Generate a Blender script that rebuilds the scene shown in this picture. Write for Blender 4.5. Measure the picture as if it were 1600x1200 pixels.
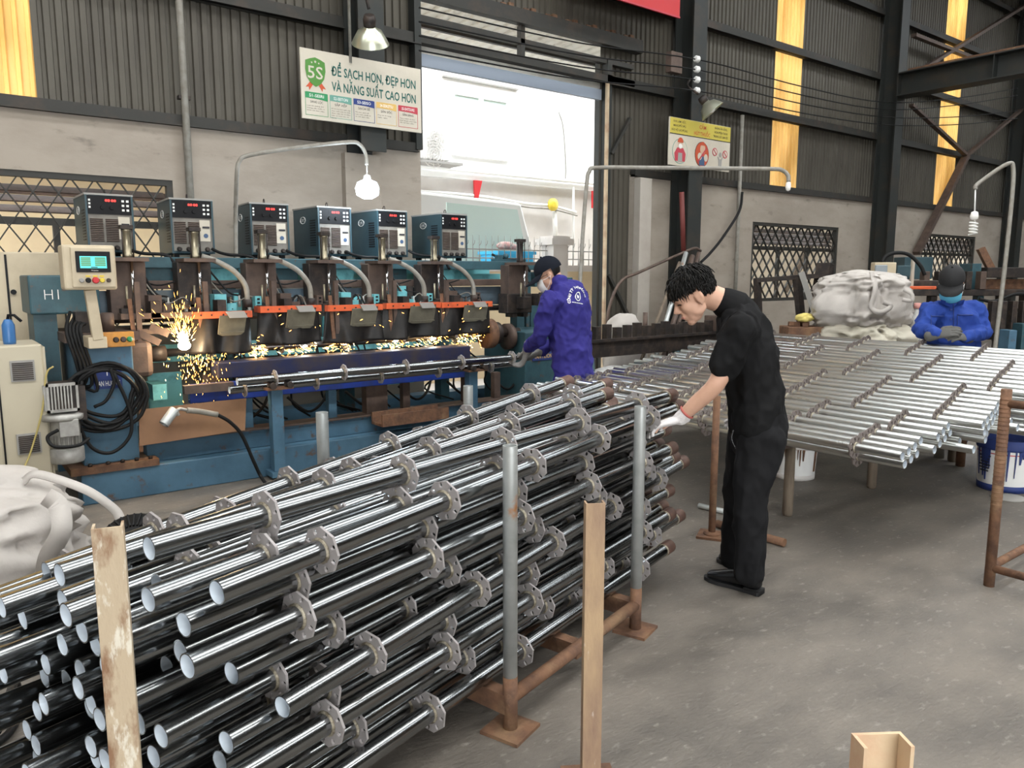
import bpy, math, random
from mathutils import Vector, Matrix
for _o in list(bpy.data.objects): bpy.data.objects.remove(_o, do_unlink=True)
SC = bpy.context.scene
COL = SC.collection
R = math.radians
random.seed(7)

# ------------------------------------------------------------------ camera
F_PX, YAW, PITCH, EYE = 1200.0, R(37.5), R(8.1), 1.55
FW = Vector((math.sin(YAW)*math.cos(PITCH), math.cos(YAW)*math.cos(PITCH), -math.sin(PITCH)))
RT = Vector((math.cos(YAW), -math.sin(YAW), 0))
UP = RT.cross(FW)
CAM = Vector((0, 0, EYE))
cam_d = bpy.data.cameras.new('camera'); cam = bpy.data.objects.new('camera', cam_d); COL.objects.link(cam)
cam_d.sensor_fit = 'HORIZONTAL'; cam_d.sensor_width = 36.0; cam_d.lens = 36.0*F_PX/1600.0
cam_d.clip_start = 0.05; cam_d.clip_end = 200
_m = Matrix((RT, UP, -FW)).transposed().to_4x4(); _m.translation = CAM
cam.matrix_world = _m
SC.camera = cam

# ------------------------------------------------------------------ world, light, exposure
SC.view_settings.view_transform = 'Standard'; SC.view_settings.look = 'None'
SC.view_settings.gamma = 1.0; SC.view_settings.use_curve_mapping = False
SC.view_settings.exposure = 0.0
wd = bpy.data.worlds.new('overcast_sky'); SC.world = wd; wd.use_nodes = True
wd.node_tree.nodes['Background'].inputs[0].default_value = (0.93, 0.97, 1.0, 1)
wd.node_tree.nodes['Background'].inputs[1].default_value = 8.5

def area(name, loc, rot, sx, sy, energy, color):
    l = bpy.data.lights.new(name, 'AREA'); l.shape = 'RECTANGLE'; l.size = sx; l.size_y = sy
    l.energy = energy; l.color = color
    o = bpy.data.objects.new(name, l); COL.objects.link(o); o.location = loc; o.rotation_euler = rot
    return o
# daylight through the wide gate in the wall behind the camera, and through the roof-light strips
area('gate_daylight', (-1.5, -8.8, 2.5), (R(90), 0, 0), 7.0, 4.8, 270, (1.0, 0.975, 0.94))
for yy, en in ((-3.5, 430), (0.6, 430), (4.4, 130)):
    area('roof_light_daylight', (3.5, yy, 7.75), (0, 0, 0), 15.0, .6, en*.72, (1.0, 0.955, 0.87))

# ------------------------------------------------------------------ pixel -> place helpers (1600 x 1200 frame)
def ray(u, v): return FW + RT*((u-800)/F_PX) - UP*((v-600)/F_PX)
def onz(u, v, z=0.0): d = ray(u, v); return CAM + d*((z-EYE)/d.z)
def ony(u, v, y): d = ray(u, v); return CAM + d*(y/d.y)
def onx(u, v, x): d = ray(u, v); return CAM + d*(x/d.x)
def ondep(u, v, t): return CAM + ray(u, v)*t

# ------------------------------------------------------------------ materials
MATS = {}
def mat(name, col, rough=0.6, metal=0.0, col2=None, scale=6.0, mix=(0.4, 0.65), col3=None, scale3=1.5, mix3=(0.55, 0.7),
        bump=0.0, bscale=40.0, stretch=None, emit=None, estr=0.0, rough2=None, trans=0.0, ior=1.45, spec=0.5, detail=6.0):
    if name in MATS: return MATS[name]
    m = bpy.data.materials.new(name); m.use_nodes = True; nt = m.node_tree; N = nt.nodes; L = nt.links
    b = N['Principled BSDF']
    b.inputs['Base Color'].default_value = (*col, 1); b.inputs['Roughness'].default_value = rough
    b.inputs['Metallic'].default_value = metal; b.inputs['Specular IOR Level'].default_value = spec
    b.inputs['Transmission Weight'].default_value = trans; b.inputs['IOR'].default_value = ior
    if emit: b.inputs['Emission Color'].default_value = (*emit, 1); b.inputs['Emission Strength'].default_value = estr
    tc = None
    def coords():
        nonlocal tc
        if tc is None:
            t = N.new('ShaderNodeTexCoord'); mp = N.new('ShaderNodeMapping')
            if stretch: mp.inputs['Scale'].default_value = stretch
            L.new(t.outputs['Object'], mp.inputs[0]); tc = mp
        return tc.outputs[0]
    def ramp(sc, lohi, dt=detail):
        n = N.new('ShaderNodeTexNoise'); n.inputs['Scale'].default_value = sc; n.inputs['Detail'].default_value = dt
        n.inputs['Roughness'].default_value = 0.62
        L.new(coords(), n.inputs['Vector'])
        r = N.new('ShaderNodeMapRange'); r.inputs[1].default_value = lohi[0]; r.inputs[2].default_value = lohi[1]
        L.new(n.outputs[0], r.inputs[0]); return r.outputs[0]
    src = None
    if col2:
        mx = N.new('ShaderNodeMix'); mx.data_type = 'RGBA'
        mx.inputs['A'].default_value = (*col, 1); mx.inputs['B'].default_value = (*col2, 1)
        f = ramp(scale, mix); L.new(f, mx.inputs['Factor']); src = mx.outputs['Result']
        if rough2 is not None:
            rr = N.new('ShaderNodeMapRange'); rr.inputs[3].default_value = rough; rr.inputs[4].default_value = rough2
            L.new(f, rr.inputs[0]); L.new(rr.outputs[0], b.inputs['Roughness'])
    if col3:
        mx = N.new('ShaderNodeMix'); mx.data_type = 'RGBA'
        mx.inputs['A'].default_value = (*col, 1); mx.inputs['B'].default_value = (*col3, 1)
        if src: L.new(src, mx.inputs['A'])
        L.new(ramp(scale3, mix3), mx.inputs['Factor']); src = mx.outputs['Result']
    if src: L.new(src, b.inputs['Base Color'])
    if bump:
        n = N.new('ShaderNodeTexNoise'); n.inputs['Scale'].default_value = bscale; n.inputs['Detail'].default_value = 5
        L.new(coords(), n.inputs['Vector'])
        bp = N.new('ShaderNodeBump'); bp.inputs['Strength'].default_value = bump; bp.inputs['Distance'].default_value = 0.01
        L.new(n.outputs[0], bp.inputs['Height']); L.new(bp.outputs[0], b.inputs['Normal'])
    MATS[name] = m
    return m

def translucent(name, col, col2):
    m = bpy.data.materials.new(name); m.use_nodes = True; nt = m.node_tree; N = nt.nodes; L = nt.links
    N.remove(N['Principled BSDF']); out = N['Material Output']
    t = N.new('ShaderNodeBsdfTranslucent'); d = N.new('ShaderNodeBsdfDiffuse'); mix = N.new('ShaderNodeMixShader')
    mix.inputs[0].default_value = 0.25
    tc = N.new('ShaderNodeTexCoord'); n = N.new('ShaderNodeTexNoise'); n.inputs['Scale'].default_value = 1.6; n.inputs['Detail'].default_value = 8
    mp = N.new('ShaderNodeMapping'); mp.inputs['Scale'].default_value = (2, 2, 0.5)
    L.new(tc.outputs['Object'], mp.inputs[0]); L.new(mp.outputs[0], n.inputs['Vector'])
    mr = N.new('ShaderNodeMapRange'); mr.inputs[1].default_value = 0.42; mr.inputs[2].default_value = 0.72
    L.new(n.outputs[0], mr.inputs[0])
    mx = N.new('ShaderNodeMix'); mx.data_type = 'RGBA'; mx.inputs['A'].default_value = (*col, 1); mx.inputs['B'].default_value = (*col2, 1)
    L.new(mr.outputs[0], mx.inputs['Factor']); L.new(mx.outputs['Result'], t.inputs[0]); L.new(mx.outputs['Result'], d.inputs[0])
    L.new(t.outputs[0], mix.inputs[1]); L.new(d.outputs[0], mix.inputs[2]); L.new(mix.outputs[0], out.inputs[0])
    MATS[name] = m
    return m

M = dict(
 floor=mat('worn_concrete', (.180,.158,.132), .68, 0, (.098,.087,.074), 1.7, (.34,.64), (.25,.23,.20), 15, (.58,.74), bump=.4, bscale=40, rough2=.55, stretch=(1,1.7,1), detail=12.0),
 plaster=mat('dirty_plaster', (.345,.30,.25), .9, 0, (.265,.225,.185), 1.1, (.4,.7), (.15,.13,.11), 3.5, (.6,.8), bump=.15, bscale=14, stretch=(1,1,2.2)),
 sheet=mat('corrugated_steel', (.10,.091,.072), .55, .2, (.07,.062,.05), 2.0, (.35,.7), stretch=(2,2,.4)),
 frp=translucent('yellowed_plastic_sheet', (.88,.70,.40), (.62,.44,.20)),
 column=mat('dark_steel_column', (.028,.031,.029), .55, .2, (.05,.04,.03), 3, (.5,.75)),
 girt=mat('dark_purlin', (.035,.034,.03), .6, .2, (.06,.045,.035), 4, (.5,.7)),
 teal=mat('teal_machine_paint', (.035,.09,.11), .5, 0, (.022,.055,.07), 5, (.45,.7), (.09,.06,.045), 12, (.60,.70), bump=.1),
 blue=mat('blue_machine_paint', (.075,.16,.235), .5, 0, (.045,.105,.16), 3, (.4,.7), (.10,.07,.055), 11, (.60,.70), bump=.1),
 royal=mat('royal_blue_paint', (.012,.035,.22), .4, 0, (.02,.03,.09), 5, (.45,.7)),
 cyan=mat('arc_lit_cyan_paint', (.16,.48,.52), .5, 0, (.08,.26,.30), 8, (.5,.7)),  # cyan paint with the glow of the weld arcs put into its colour
 darkiron=mat('grimy_dark_iron', (.035,.03,.028), .55, .5, (.075,.055,.045), 9, (.45,.65), bump=.15),
 brown=mat('brown_grime_steel', (.085,.06,.05), .6, .3, (.13,.09,.07), 8, (.4,.65), bump=.15),
 rust=mat('rusted_steel', (.20,.105,.06), .8, .2, (.11,.06,.04), 14, (.4,.65), (.26,.16,.09), 5, (.55,.7), bump=.3, bscale=60),
 zinc=mat('galvanised_pipe', (.30,.31,.315), .18, 1.0, (.23,.24,.245), 3, (.35,.7), stretch=(.5,5,5), rough2=.27),
 zincpost=mat('weathered_zinc_post', (.50,.52,.51), .45, .55, (.38,.40,.39), 10, (.35,.7), (.50,.24,.10), 3.2, (.66,.72)),
 zincin=mat('zinc_bore', (.62,.68,.74), .6, .1),
 rosette=mat('bare_steel_rosette', (.30,.278,.272), .6, .3, (.36,.335,.33), 12, (.4,.7), bump=.1),
 weld=mat('weld_bead', (.42,.38,.30), .5, .6, (.2,.17,.12), 60, (.4,.6), bump=.5, bscale=120),
 spigot=mat('rust_primer_spigot', (.10,.055,.042), .6, .1, (.16,.085,.06), 18, (.45,.7)),
 beige=mat('beige_enclosure', (.52,.44,.31), .5, 0, (.42,.35,.24), 4, (.45,.75)),
 cream=mat('cream_cabinet', (.47,.42,.31), .5, 0, (.44,.39,.29), 3, (.45,.75)),
 black=mat('black_plastic', (.010,.010,.011), .45, spec=.2),
 rubber=mat('black_cable', (.012,.012,.012), .55, spec=.2),
 greywire=mat('grey_hose', (.25,.24,.21), .5, 0, (.18,.16,.13), 14, (.4,.7)),
 white=mat('white_paint', (.8,.8,.78), .5),
 offwhite=mat('sign_board_white', (.56,.51,.42), .6, 0, (.47,.43,.35), 3, (.4,.75)),
 orange=mat('orange_strip', (.62,.11,.035), .5, 0, (.40,.07,.03), 12, (.5,.7)),
 leather=mat('black_welding_curtain', (.012,.011,.0105), .42, 0, (.026,.022,.019), 8, (.45,.7), spec=.3),
 tarp=mat('grey_canvas_flap', (.115,.105,.075), .75, 0, (.075,.068,.05), 9, (.4,.7)),
 cardboard=mat('brown_cardboard', (.23,.125,.065), .85, 0, (.17,.09,.05), 3, (.4,.7)),
 welder=mat('dark_teal_welder_case', (.025,.055,.07), .42, 0, (.04,.075,.085), 4, (.4,.7)),
 welderface=mat('dusty_welder_front', (.20,.185,.16), .6, 0, (.10,.09,.08), 5, (.4,.7)),
 greytop=mat('dusty_grey_top', (.30,.29,.27), .7),
 alu=mat('cast_aluminium', (.42,.41,.38), .5, .5, (.28,.27,.25), 12, (.4,.7)),
 brass=mat('tarnished_cylinder', (.34,.30,.21), .35, .7, (.22,.19,.13), 7, (.4,.7)),
 chrome=mat('chrome_rod', (.75,.75,.75), .12, 1.0),
 sack=mat('woven_white_sack', (.50,.465,.43), .8, 0, (.40,.37,.34), 2.4, (.4,.7), (.32,.29,.25), 5, (.62,.8), bump=.12, bscale=90),
 timber=mat('painted_worn_post', (.44,.35,.24), .7, 0, (.22,.12,.065), 7, (.52,.66), (.62,.57,.47), 12, (.56,.64), bump=.3, stretch=(3,3,1)),
 wood=mat('grey_brown_leg', (.16,.125,.09), .8, 0, (.10,.075,.055), 8, (.4,.7), stretch=(4,4,.6), bump=.2),
 red=mat('red_paint', (.50,.025,.03), .5), green=mat('green_paint', (.03,.24,.09), .5), yellow=mat('yellow_paint', (.66,.50,.05), .5),
 glow_red=mat('red_led_digits', (.3,.01,.01), .5, emit=(1,.05,.04), estr=3.0),
 screen=mat('lit_screen', (.05,.3,.3), .3, emit=(.12,.75,.72), estr=.8),
 screen2=mat('lit_screen_table', (.05,.15,.05), .3, emit=(.13,.30,.12), estr=.7),
 screen_off=mat('dim_screen', (.25,.28,.30), .25),
 facade=mat('white_facade', (.86,.86,.85), .8, 0, (.78,.78,.76), .8, (.4,.7)),
 facade_low=mat('grey_white_render', (.66,.63,.60), .8, 0, (.56,.53,.5), 1.2, (.4,.7)),
 boundary=mat('cream_boundary_wall', (.70,.58,.38), .85, 0, (.60,.48,.32), 1.5, (.4,.7)),
 canopy=mat('white_canopy_sheet', (.72,.70,.64), .6, 0, (.5,.46,.4), 4, (.5,.75)),
 glass=mat('pale_green_pane', (.66,.80,.75), .12, 0, spec=.6),
 bluetub=mat('bright_blue_plastic', (.05,.42,.72), .45),
 skin=mat('skin', (.56,.33,.23), .5, 0, (.62,.37,.27), 9, (.4,.7), spec=.35),
 hair=mat('black_hair', (.006,.0055,.005), .5, 0, (.012,.010,.009), 40, (.45,.7), bump=.3, bscale=70, stretch=(1,1,.35), spec=.25),
 shirt=mat('black_cotton', (.0095,.0095,.010), .8, 0, (.014,.014,.0145), 6, (.4,.7), bump=.12, bscale=16, spec=.08),
 trouser=mat('black_trouser_cloth', (.011,.011,.012), .75, 0, (.017,.017,.018), 6, (.4,.7), bump=.1, bscale=14, spec=.08),
 shoe=mat('polished_black_leather', (.009,.009,.010), .22), sole=mat('black_shoe_sole', (.016,.016,.017), .6),
 workwear=mat('indigo_workwear', (.028,.024,.17), .8, 0, (.038,.033,.21), 7, (.4,.7), bump=.15, bscale=14, spec=.25),
 jacket=mat('royal_blue_jacket', (.018,.048,.24), .8, 0, (.026,.06,.29), 7, (.4,.7), bump=.15, bscale=14, spec=.25),
 cap=mat('navy_cap', (.010,.012,.018), .8, spec=.1), glove=mat('grey_knit_glove', (.19,.18,.17), .9, bump=.3, bscale=200),
 gloved=mat('dark_grey_glove', (.10,.098,.092), .85, bump=.3, bscale=200),
 glovew=mat('white_cotton_glove', (.66,.63,.62), .9, bump=.3, bscale=160), maskw=mat('white_face_mask', (.72,.72,.72), .8),
 maskb=mat('light_blue_face_mask', (.13,.50,.68), .8),
 eye=mat('eye_white', (.6,.58,.55), .3), lip=mat('lip', (.42,.17,.13), .5),
 lamp=mat('lit_bulb', (.9,.95,1), .3, emit=(.66,.84,1.0), estr=30), arc=mat('welding_arc', (1,1,1), .5, emit=(1,.86,.62), estr=45),
 spark=mat('hot_sparks', (1,.5,.1), .5, emit=(1.0,.46,.10), estr=9), sparkw=mat('white_hot_sparks', (1,.8,.4), .5, emit=(1.0,.74,.34), estr=14),
 bulb_off=mat('opal_bulb', (.8,.79,.75), .25), reflector=mat('lamp_reflector', (.62,.64,.50), .3, .8),
 plastic_clear=mat('crumpled_plastic', (.5,.5,.49), .25, 0, (.33,.32,.30), 12, (.4,.7)),
 ink=mat('dark_green_ink', (.01,.10,.085), .6), inkb=mat('black_ink', (.02,.02,.025), .6), inkw=mat('white_ink', (.75,.75,.72), .6),
 navy=mat('navy_ink', (.02,.04,.17), .6), sage=mat('sage_ink', (.13,.30,.24), .6), mustard=mat('mustard_ink', (.62,.40,.12), .6),
 crimson=mat('crimson_ink', (.45,.05,.07), .6), signyellow=mat('sign_yellow', (.52,.43,.07), .6), signred=mat('sign_red', (.50,.08,.03), .6),
 signskin=mat('sign_peach', (.55,.36,.25), .6), signblue=mat('sign_blue', (.05,.09,.17), .6), shield=mat('shield_green', (.075,.22,.04), .6),
)

# ------------------------------------------------------------------ geometry builder
class G:
    def __init__(s): s.v = []; s.f = []; s.m = []; s.sm = []
    def _add(s, vs, fs, m=0, sm=False):
        o = len(s.v); s.v += [tuple(v) for v in vs]
        for f in fs: s.f.append(tuple(i+o for i in f)); s.m.append(m); s.sm.append(sm)
        return s
    def box(s, x0, x1, y0, y1, z0, z1, m=0):
        if x0 > x1: x0, x1 = x1, x0
        if y0 > y1: y0, y1 = y1, y0
        if z0 > z1: z0, z1 = z1, z0
        vs = [(x0,y0,z0),(x1,y0,z0),(x1,y1,z0),(x0,y1,z0),(x0,y0,z1),(x1,y0,z1),(x1,y1,z1),(x0,y1,z1)]
        return s._add(vs, [(0,3,2,1),(4,5,6,7),(0,1,5,4),(1,2,6,5),(2,3,7,6),(3,0,4,7)], m)
    def obox(s, c, size, rot=None, m=0):
        rot = rot or Matrix.Identity(3); c = Vector(c); hx, hy, hz = [q/2 for q in size]
        vs = [c + rot @ Vector((a*hx, b*hy, d*hz)) for d in (-1,1) for a, b in ((-1,-1),(1,-1),(1,1),(-1,1))]
        return s._add(vs, [(0,3,2,1),(4,5,6,7),(0,1,5,4),(1,2,6,5),(2,3,7,6),(3,0,4,7)], m)
    def bar(s, p0, p1, w, h, m=0, up=(0,0,1)):
        p0, p1 = Vector(p0), Vector(p1); d = p1-p0; L = d.length; d = d/L; upv = Vector(up)
        if abs(d.dot(upv)) > .98: upv = Vector((0,1,0))
        x = d; y = upv.cross(x).normalized(); z = x.cross(y)
        return s.obox((p0+p1)/2, (L, w, h), Matrix((x, y, z)).transposed(), m)
    def ring(s, c, ax, bx_, n, ph=0):
        return [Vector(c) + ax*math.cos(ph+2*math.pi*i/n) + bx_*math.sin(ph+2*math.pi*i/n) for i in range(n)]
    def rings(s, rs, m=0, caps=(True, True), sm=True, closed=False):
        n = len(rs[0]); o = len(s.v)
        for r in rs: s.v += [tuple(p) for p in r]
        k = len(rs)
        for j in range(k if closed else k-1):
            a = o+j*n; b = o+((j+1) % k)*n
            for i in range(n):
                i2 = (i+1) % n
                s.f.append((a+i, a+i2, b+i2, b+i)); s.m.append(m); s.sm.append(sm)
        if not closed:
            if caps[0]: s.f.append(tuple(o+i for i in reversed(range(n)))); s.m.append(m); s.sm.append(False)
            if caps[1]: s.f.append(tuple(o+(k-1)*n+i for i in range(n))); s.m.append(m); s.sm.append(False)
        return s
    def cyl(s, p0, p1, r0, r1=None, n=14, m=0, caps=(True, True)):
        p0, p1 = Vector(p0), Vector(p1); r1 = r0 if r1 is None else r1; d = (p1-p0).normalized()
        a = d.orthogonal().normalized(); b = d.cross(a)
        return s.rings([s.ring(p0, a*r0, b*r0, n), s.ring(p1, a*r1, b*r1, n)], m, caps)
    def lathe(s, prof, o, ax=(0,0,1), n=20, m=0, caps=(True, True)):
        d = Vector(ax).normalized(); a = d.orthogonal().normalized(); b = d.cross(a); o = Vector(o)
        return s.rings([s.ring(o+d*z, a*r, b*r, n) for r, z in prof], m, caps)
    def tube(s, pts, r, n=8, m=0, closed=False):
        pts = [Vector(p) for p in pts]; k = len(pts); rs = []; a = None
        for i, p in enumerate(pts):
            if closed: t = pts[(i+1) % k]-pts[i-1]
            else: t = pts[min(i+1, k-1)]-pts[max(i-1, 0)]
            t.normalize()
            a = t.orthogonal().normalized() if a is None else (a - t*a.dot(t)).normalized()
            b = t.cross(a); rr = r[i] if isinstance(r, (list, tuple)) else r
            rs.append(s.ring(p, a*rr, b*rr, n))
        return s.rings(rs, m, closed=closed)
    def prism(s, poly, o, ux, uy, depth, m=0, mside=None):
        o, ux, uy = Vector(o), Vector(ux), Vector(uy); nz = ux.cross(uy).normalized()*depth
        A = [o+ux*x+uy*y for x, y in poly]; B = [p+nz for p in A]; n = len(poly)
        fs = [tuple(range(n, 2*n)), tuple(reversed(range(n)))]
        s._add(A+B, fs, m)
        o2 = len(s.v)-2*n
        for i in range(n):
            j = (i+1) % n; s.f.append((o2+i, o2+j, o2+n+j, o2+n+i)); s.m.append(m if mside is None else mside); s.sm.append(False)
        return s
    def ball(s, c, r, n=12, k=8, m=0, sq=(1,1,1)):
        c = Vector(c); rs = []
        for j in range(1, k):
            th = math.pi*j/k; q = math.sin(th); z = -math.cos(th)
            rs.append([c+Vector((r*q*math.cos(2*math.pi*i/n)*sq[0], r*q*math.sin(2*math.pi*i/n)*sq[1], r*z*sq[2])) for i in range(n)])
        return s.rings(rs, m)
    def mesh(s, name, mats):
        me = bpy.data.meshes.new(name); me.from_pydata(s.v, [], s.f)
        for q in mats: me.materials.append(q)
        me.polygons.foreach_set('material_index', s.m); me.polygons.foreach_set('use_smooth', s.sm)
        me.validate(); me.update()
        return me
    def build(s, name, mats, parent=None, bevel=0.0, **kw):
        if not isinstance(mats, (list, tuple)): mats = [mats]
        return link(name, s.mesh(name, mats), parent, bevel, **kw)

def link(name, me, parent=None, bevel=0.0, label=None, cat=None, group=None, kind=None):
    o = bpy.data.objects.new(name, me); COL.objects.link(o)
    if parent is not None:
        o.parent = parent; o.matrix_parent_inverse = parent_inv(parent)
    if bevel:
        b = o.modifiers.new('bevel', 'BEVEL'); b.width = bevel; b.segments = 2; b.limit_method = 'ANGLE'; b.angle_limit = R(40)
    tag(o, label, cat, group, kind)
    return o
def parent_inv(p):
    return Matrix.Identity(4) if p.parent else Matrix.Translation(-p.location)
def tag(o, label=None, cat=None, group=None, kind=None):
    if label: o['label'] = label
    if cat: o['category'] = cat
    if group: o['group'] = group
    if kind: o['kind'] = kind
    return o
def thing(name, loc, label, cat, group=None, kind=None):
    o = bpy.data.objects.new(name, None); COL.objects.link(o); o.location = loc; o.empty_display_size = .1
    return tag(o, label, cat, group, kind)
def curve_pts(ctrl, n=8):
    """Catmull-Rom through the control points"""
    c = [Vector(p) for p in ctrl]; c = [c[0]*2-c[1]] + c + [c[-1]*2-c[-2]]; out = []
    for i in range(1, len(c)-2):
        for k in range(n):
            t = k/n; p0, p1, p2, p3 = c[i-1], c[i], c[i+1], c[i+2]
            out.append(0.5*((2*p1)+(p2-p0)*t+(2*p0-5*p1+4*p2-p3)*t*t+(3*p1-p0-3*p2+p3)*t**3))
    out.append(c[-2]); return out
def arc_poly(cx, cy, rx, ry, n=24, a0=0, a1=360):
    return [(cx+rx*math.cos(R(a0+(a1-a0)*i/n)), cy+ry*math.sin(R(a0+(a1-a0)*i/n))) for i in range(n)]
DG = None
def text_mesh(txt, size, m, bold=0.0, align='LEFT', squeeze=1.0, extrude=0.0):
    cu = bpy.data.curves.new('lettering', 'FONT'); cu.body = txt; cu.size = size; cu.align_x = align; cu.resolution_u = 2
    cu.offset = bold; cu.extrude = extrude
    ob = bpy.data.objects.new('lettering', cu); COL.objects.link(ob)
    dg = bpy.context.evaluated_depsgraph_get(); dg.update()
    me = bpy.data.meshes.new_from_object(ob.evaluated_get(dg))
    bpy.data.objects.remove(ob); bpy.data.curves.remove(cu)
    if squeeze != 1.0: me.transform(Matrix.Diagonal((squeeze, 1, 1, 1)))
    me.materials.clear(); me.materials.append(m)
    return me
def text_fit(txt, width, height, m, bold=0.0):
    """lettering scaled to a given width and cap height box"""
    me = text_mesh(txt, 1.0, m, bold)
    xs = [v.co.x for v in me.vertices]; ys = [v.co.y for v in me.vertices]
    if not xs: return me
    x0, x1 = min(xs), max(xs)
    me.transform(Matrix.Diagonal((width/(x1-x0), height/.73, 1, 1)) @ Matrix.Translation((-x0, 0, 0)))
    return me
def place(me, o, ux, uy):
    o, ux, uy = Vector(o), Vector(ux).normalized(), Vector(uy).normalized(); uz = ux.cross(uy)
    mm = Matrix((ux, uy, uz)).transposed().to_4x4(); mm.translation = o
    me.transform(mm); return me
ORD = ['first','second','third','fourth','fifth','sixth','seventh','eighth','ninth','tenth','eleventh','twelfth','thirteenth','fourteenth','fifteenth','sixteenth','seventeenth','eighteenth','nineteenth']
def ordw(n):
    if n < 19: return ORD[n]
    t = ['', '', 'twenty','thirty','forty','fifty','sixty','seventy','eighty','ninety']; q, r = divmod(n+1, 10)
    return (t[q]+'-'+ORD[r-1]) if r else {2:'twentieth',3:'thirtieth',4:'fortieth',5:'fiftieth',6:'sixtieth',7:'seventieth',8:'eightieth'}[q]
# ================================================================== THE SETTING
WY = 7.5          # inner face of the long wall
PZ = 2.90         # top of its plastered base
fl = G().box(-8, 27, -9, 7.75, -.12, 0).build('floor', M['floor'], kind='structure')
yard = G().box(-8, 34, 7.75, 14, -.14, -.02).build('trim_yard_ground', M['facade_low'], kind='structure')
ceil = G(); 
for y0, y1 in ((-9,-4.0),(-3.0,.1),(1.1,3.9),(4.9,7.75)): ceil.box(-8, 27, y0, y1, 7.9, 8.0)
ceil.build('ceiling', M['girt'], kind='structure')
G().box(-8.2, -8, -9, 7.75, 0, 8).build('wall_left', M['plaster'], kind='structure')
G().box(27, 27.2, -9, 7.75, 0, 8).build('wall_right', M['sheet'], kind='structure')
rw = G().box(-8, -5, -9.2, -9, 0, 8).box(2, 27, -9.2, -9, 0, 8).box(-5, 2, -9.2, -9, 4.9, 8)
rw.build('wall_rear', M['sheet'], kind='structure')

wall = thing('wall_back', (0, WY, 0), None, None, kind='structure')
W1 = (-.9, 1.90, 1.05, 2.39); W2 = (10.55, 13.08, 1.12, 2.38); W3 = (16.25, 18.75, 1.12, 2.38)
def plaster(x0, x1, z0, z1): G().box(x0, x1, WY, WY+.2, z0, z1).build('plaster_panel', M['plaster'], wall)
def plaster_with_window(x0, x1, w):
    plaster(x0, w[0], 0, PZ); plaster(w[1], x1, 0, PZ); plaster(w[0], w[1], 0, w[2]); plaster(w[0], w[1], w[3], PZ)
plaster_with_window(-8, 4.49, W1); plaster_with_window(7.85, 14.3, W2); plaster_with_window(14.3, 27, W3)
G().box(7.85, 8.08, WY-.12, WY, 0, PZ-.05).build('plaster_pilaster', mat('pale_plaster', (.42,.385,.335), .85, 0, (.34,.30,.26), 2, (.4,.7)), wall, bevel=.01)

_sheets = {}
def sheet(x0, x1, z0, z1, m):
    w = x1-x0; key = (round(w, 3), round(z1-z0, 3), m.name)
    if key not in _sheets:
        n = max(1, round(w/.09)); g = G(); xs = []; ys = []
        for i in range(n):      # trapezoid rib profile
            for fx, fy in ((0,0),(.50,0),(.60,.024),(.90,.024)): xs.append((i+fx)*w/n); ys.append(fy)
        xs.append(w); ys.append(0)
        k = len(xs); vs = []
        for z in (0, z1-z0):
            for th in (0, .003):
                vs += [(xs[i], ys[i]+th, z) for i in range(k)]
        fs = []
        for i in range(k-1):
            fs += [(i, i+1, 2*k+i+1, 2*k+i), (k+i+1, k+i, 3*k+i, 3*k+i+1), (i, k+i, k+i+1, i+1), (2*k+i, 2*k+i+1, 3*k+i+1, 3*k+i)]
        g._add(vs, fs); _sheets[key] = g.mesh('corrugated_sheet', [m])
    o = bpy.data.objects.new('corrugated_sheet' if m is M['sheet'] else 'translucent_sheet', _sheets[key]); COL.objects.link(o)
    o.parent = wall; o.matrix_parent_inverse = parent_inv(wall); o.location = (x0, WY+.09, z0)
def run(x0, x1, z0, z1, n, m=None):
    for i in range(n): sheet(x0+(x1-x0)*i/n, x0+(x1-x0)*(i+1)/n, z0, z1, m or M['sheet'])
run(-7.99, .01, PZ, 8, 9); sheet(.01, .91, PZ, 8, M['frp']); run(.91, 4.51, PZ, 8, 4)
run(4.51, 7.27, 4.62, 8, 3); run(7.27, 7.85, 0, 8, 1); run(7.85, 11.08, PZ, 8, 4)
sheet(11.08, 11.83, PZ, 8, M['frp']); run(11.83, 16.80, PZ, 8, 6); sheet(16.80, 17.67, PZ, 8, M['frp']); run(17.67, 27, PZ, 8, 10)

# horizontal rails, columns and braces of the frame
def girt(x0, x1, z, h=.12): G().box(x0, x1, WY-.02, WY+.07, z-h/2, z+h/2).box(x0, x1, WY-.05, WY+.01, z-h/2, z-h/2+.012).build('girt_rail', M['girt'], wall)
COLX = (3.75, 8.72, 14.3, 20.2)
for x0, x1 in ((-8, 3.62),(3.88, 4.45),(7.85, 8.6),(8.84, 14.15),(14.45, 20.1),(20.3, 27)): girt(x0, x1, PZ+.02, .10)
for z in (4.05, 5.1, 6.2, 7.3):
    for x0, x1 in ((-8, 3.62),(3.88, 8.6),(8.84, 14.15),(14.45, 20.1),(20.3, 27)):
        if z < 4.5 and x0 == 3.88: girt(3.88, 4.5, z); girt(7.3, 8.6, z); continue
        girt(x0, x1, z)
G().box(3.55, 3.95, WY-.09, WY, 0, PZ-.12).build('plaster_pier', M['plaster'], wall)
for x in COLX:
    zb = PZ-.12 if x < 4 else 0
    c = G().box(x-.14, x+.14, 7.16, 7.18, zb, 8).box(x-.14, x+.14, 7.47, 7.49, zb, 8).box(x-.008, x+.008, 7.18, 7.47, zb, 8)
    c.build('steel_column', M['column'], wall)
def brace(a, b, w=.09):
    G().bar(a, b, w, w*.6).build('diagonal_brace', M['brown'], wall)
bY = 7.35
j = ony(1510, 243, bY)
brace(ony(1424, 164, bY), j); brace(ony(1612, 158, bY), j); brace(j, ony(1432, 396, bY), .14)
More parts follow.
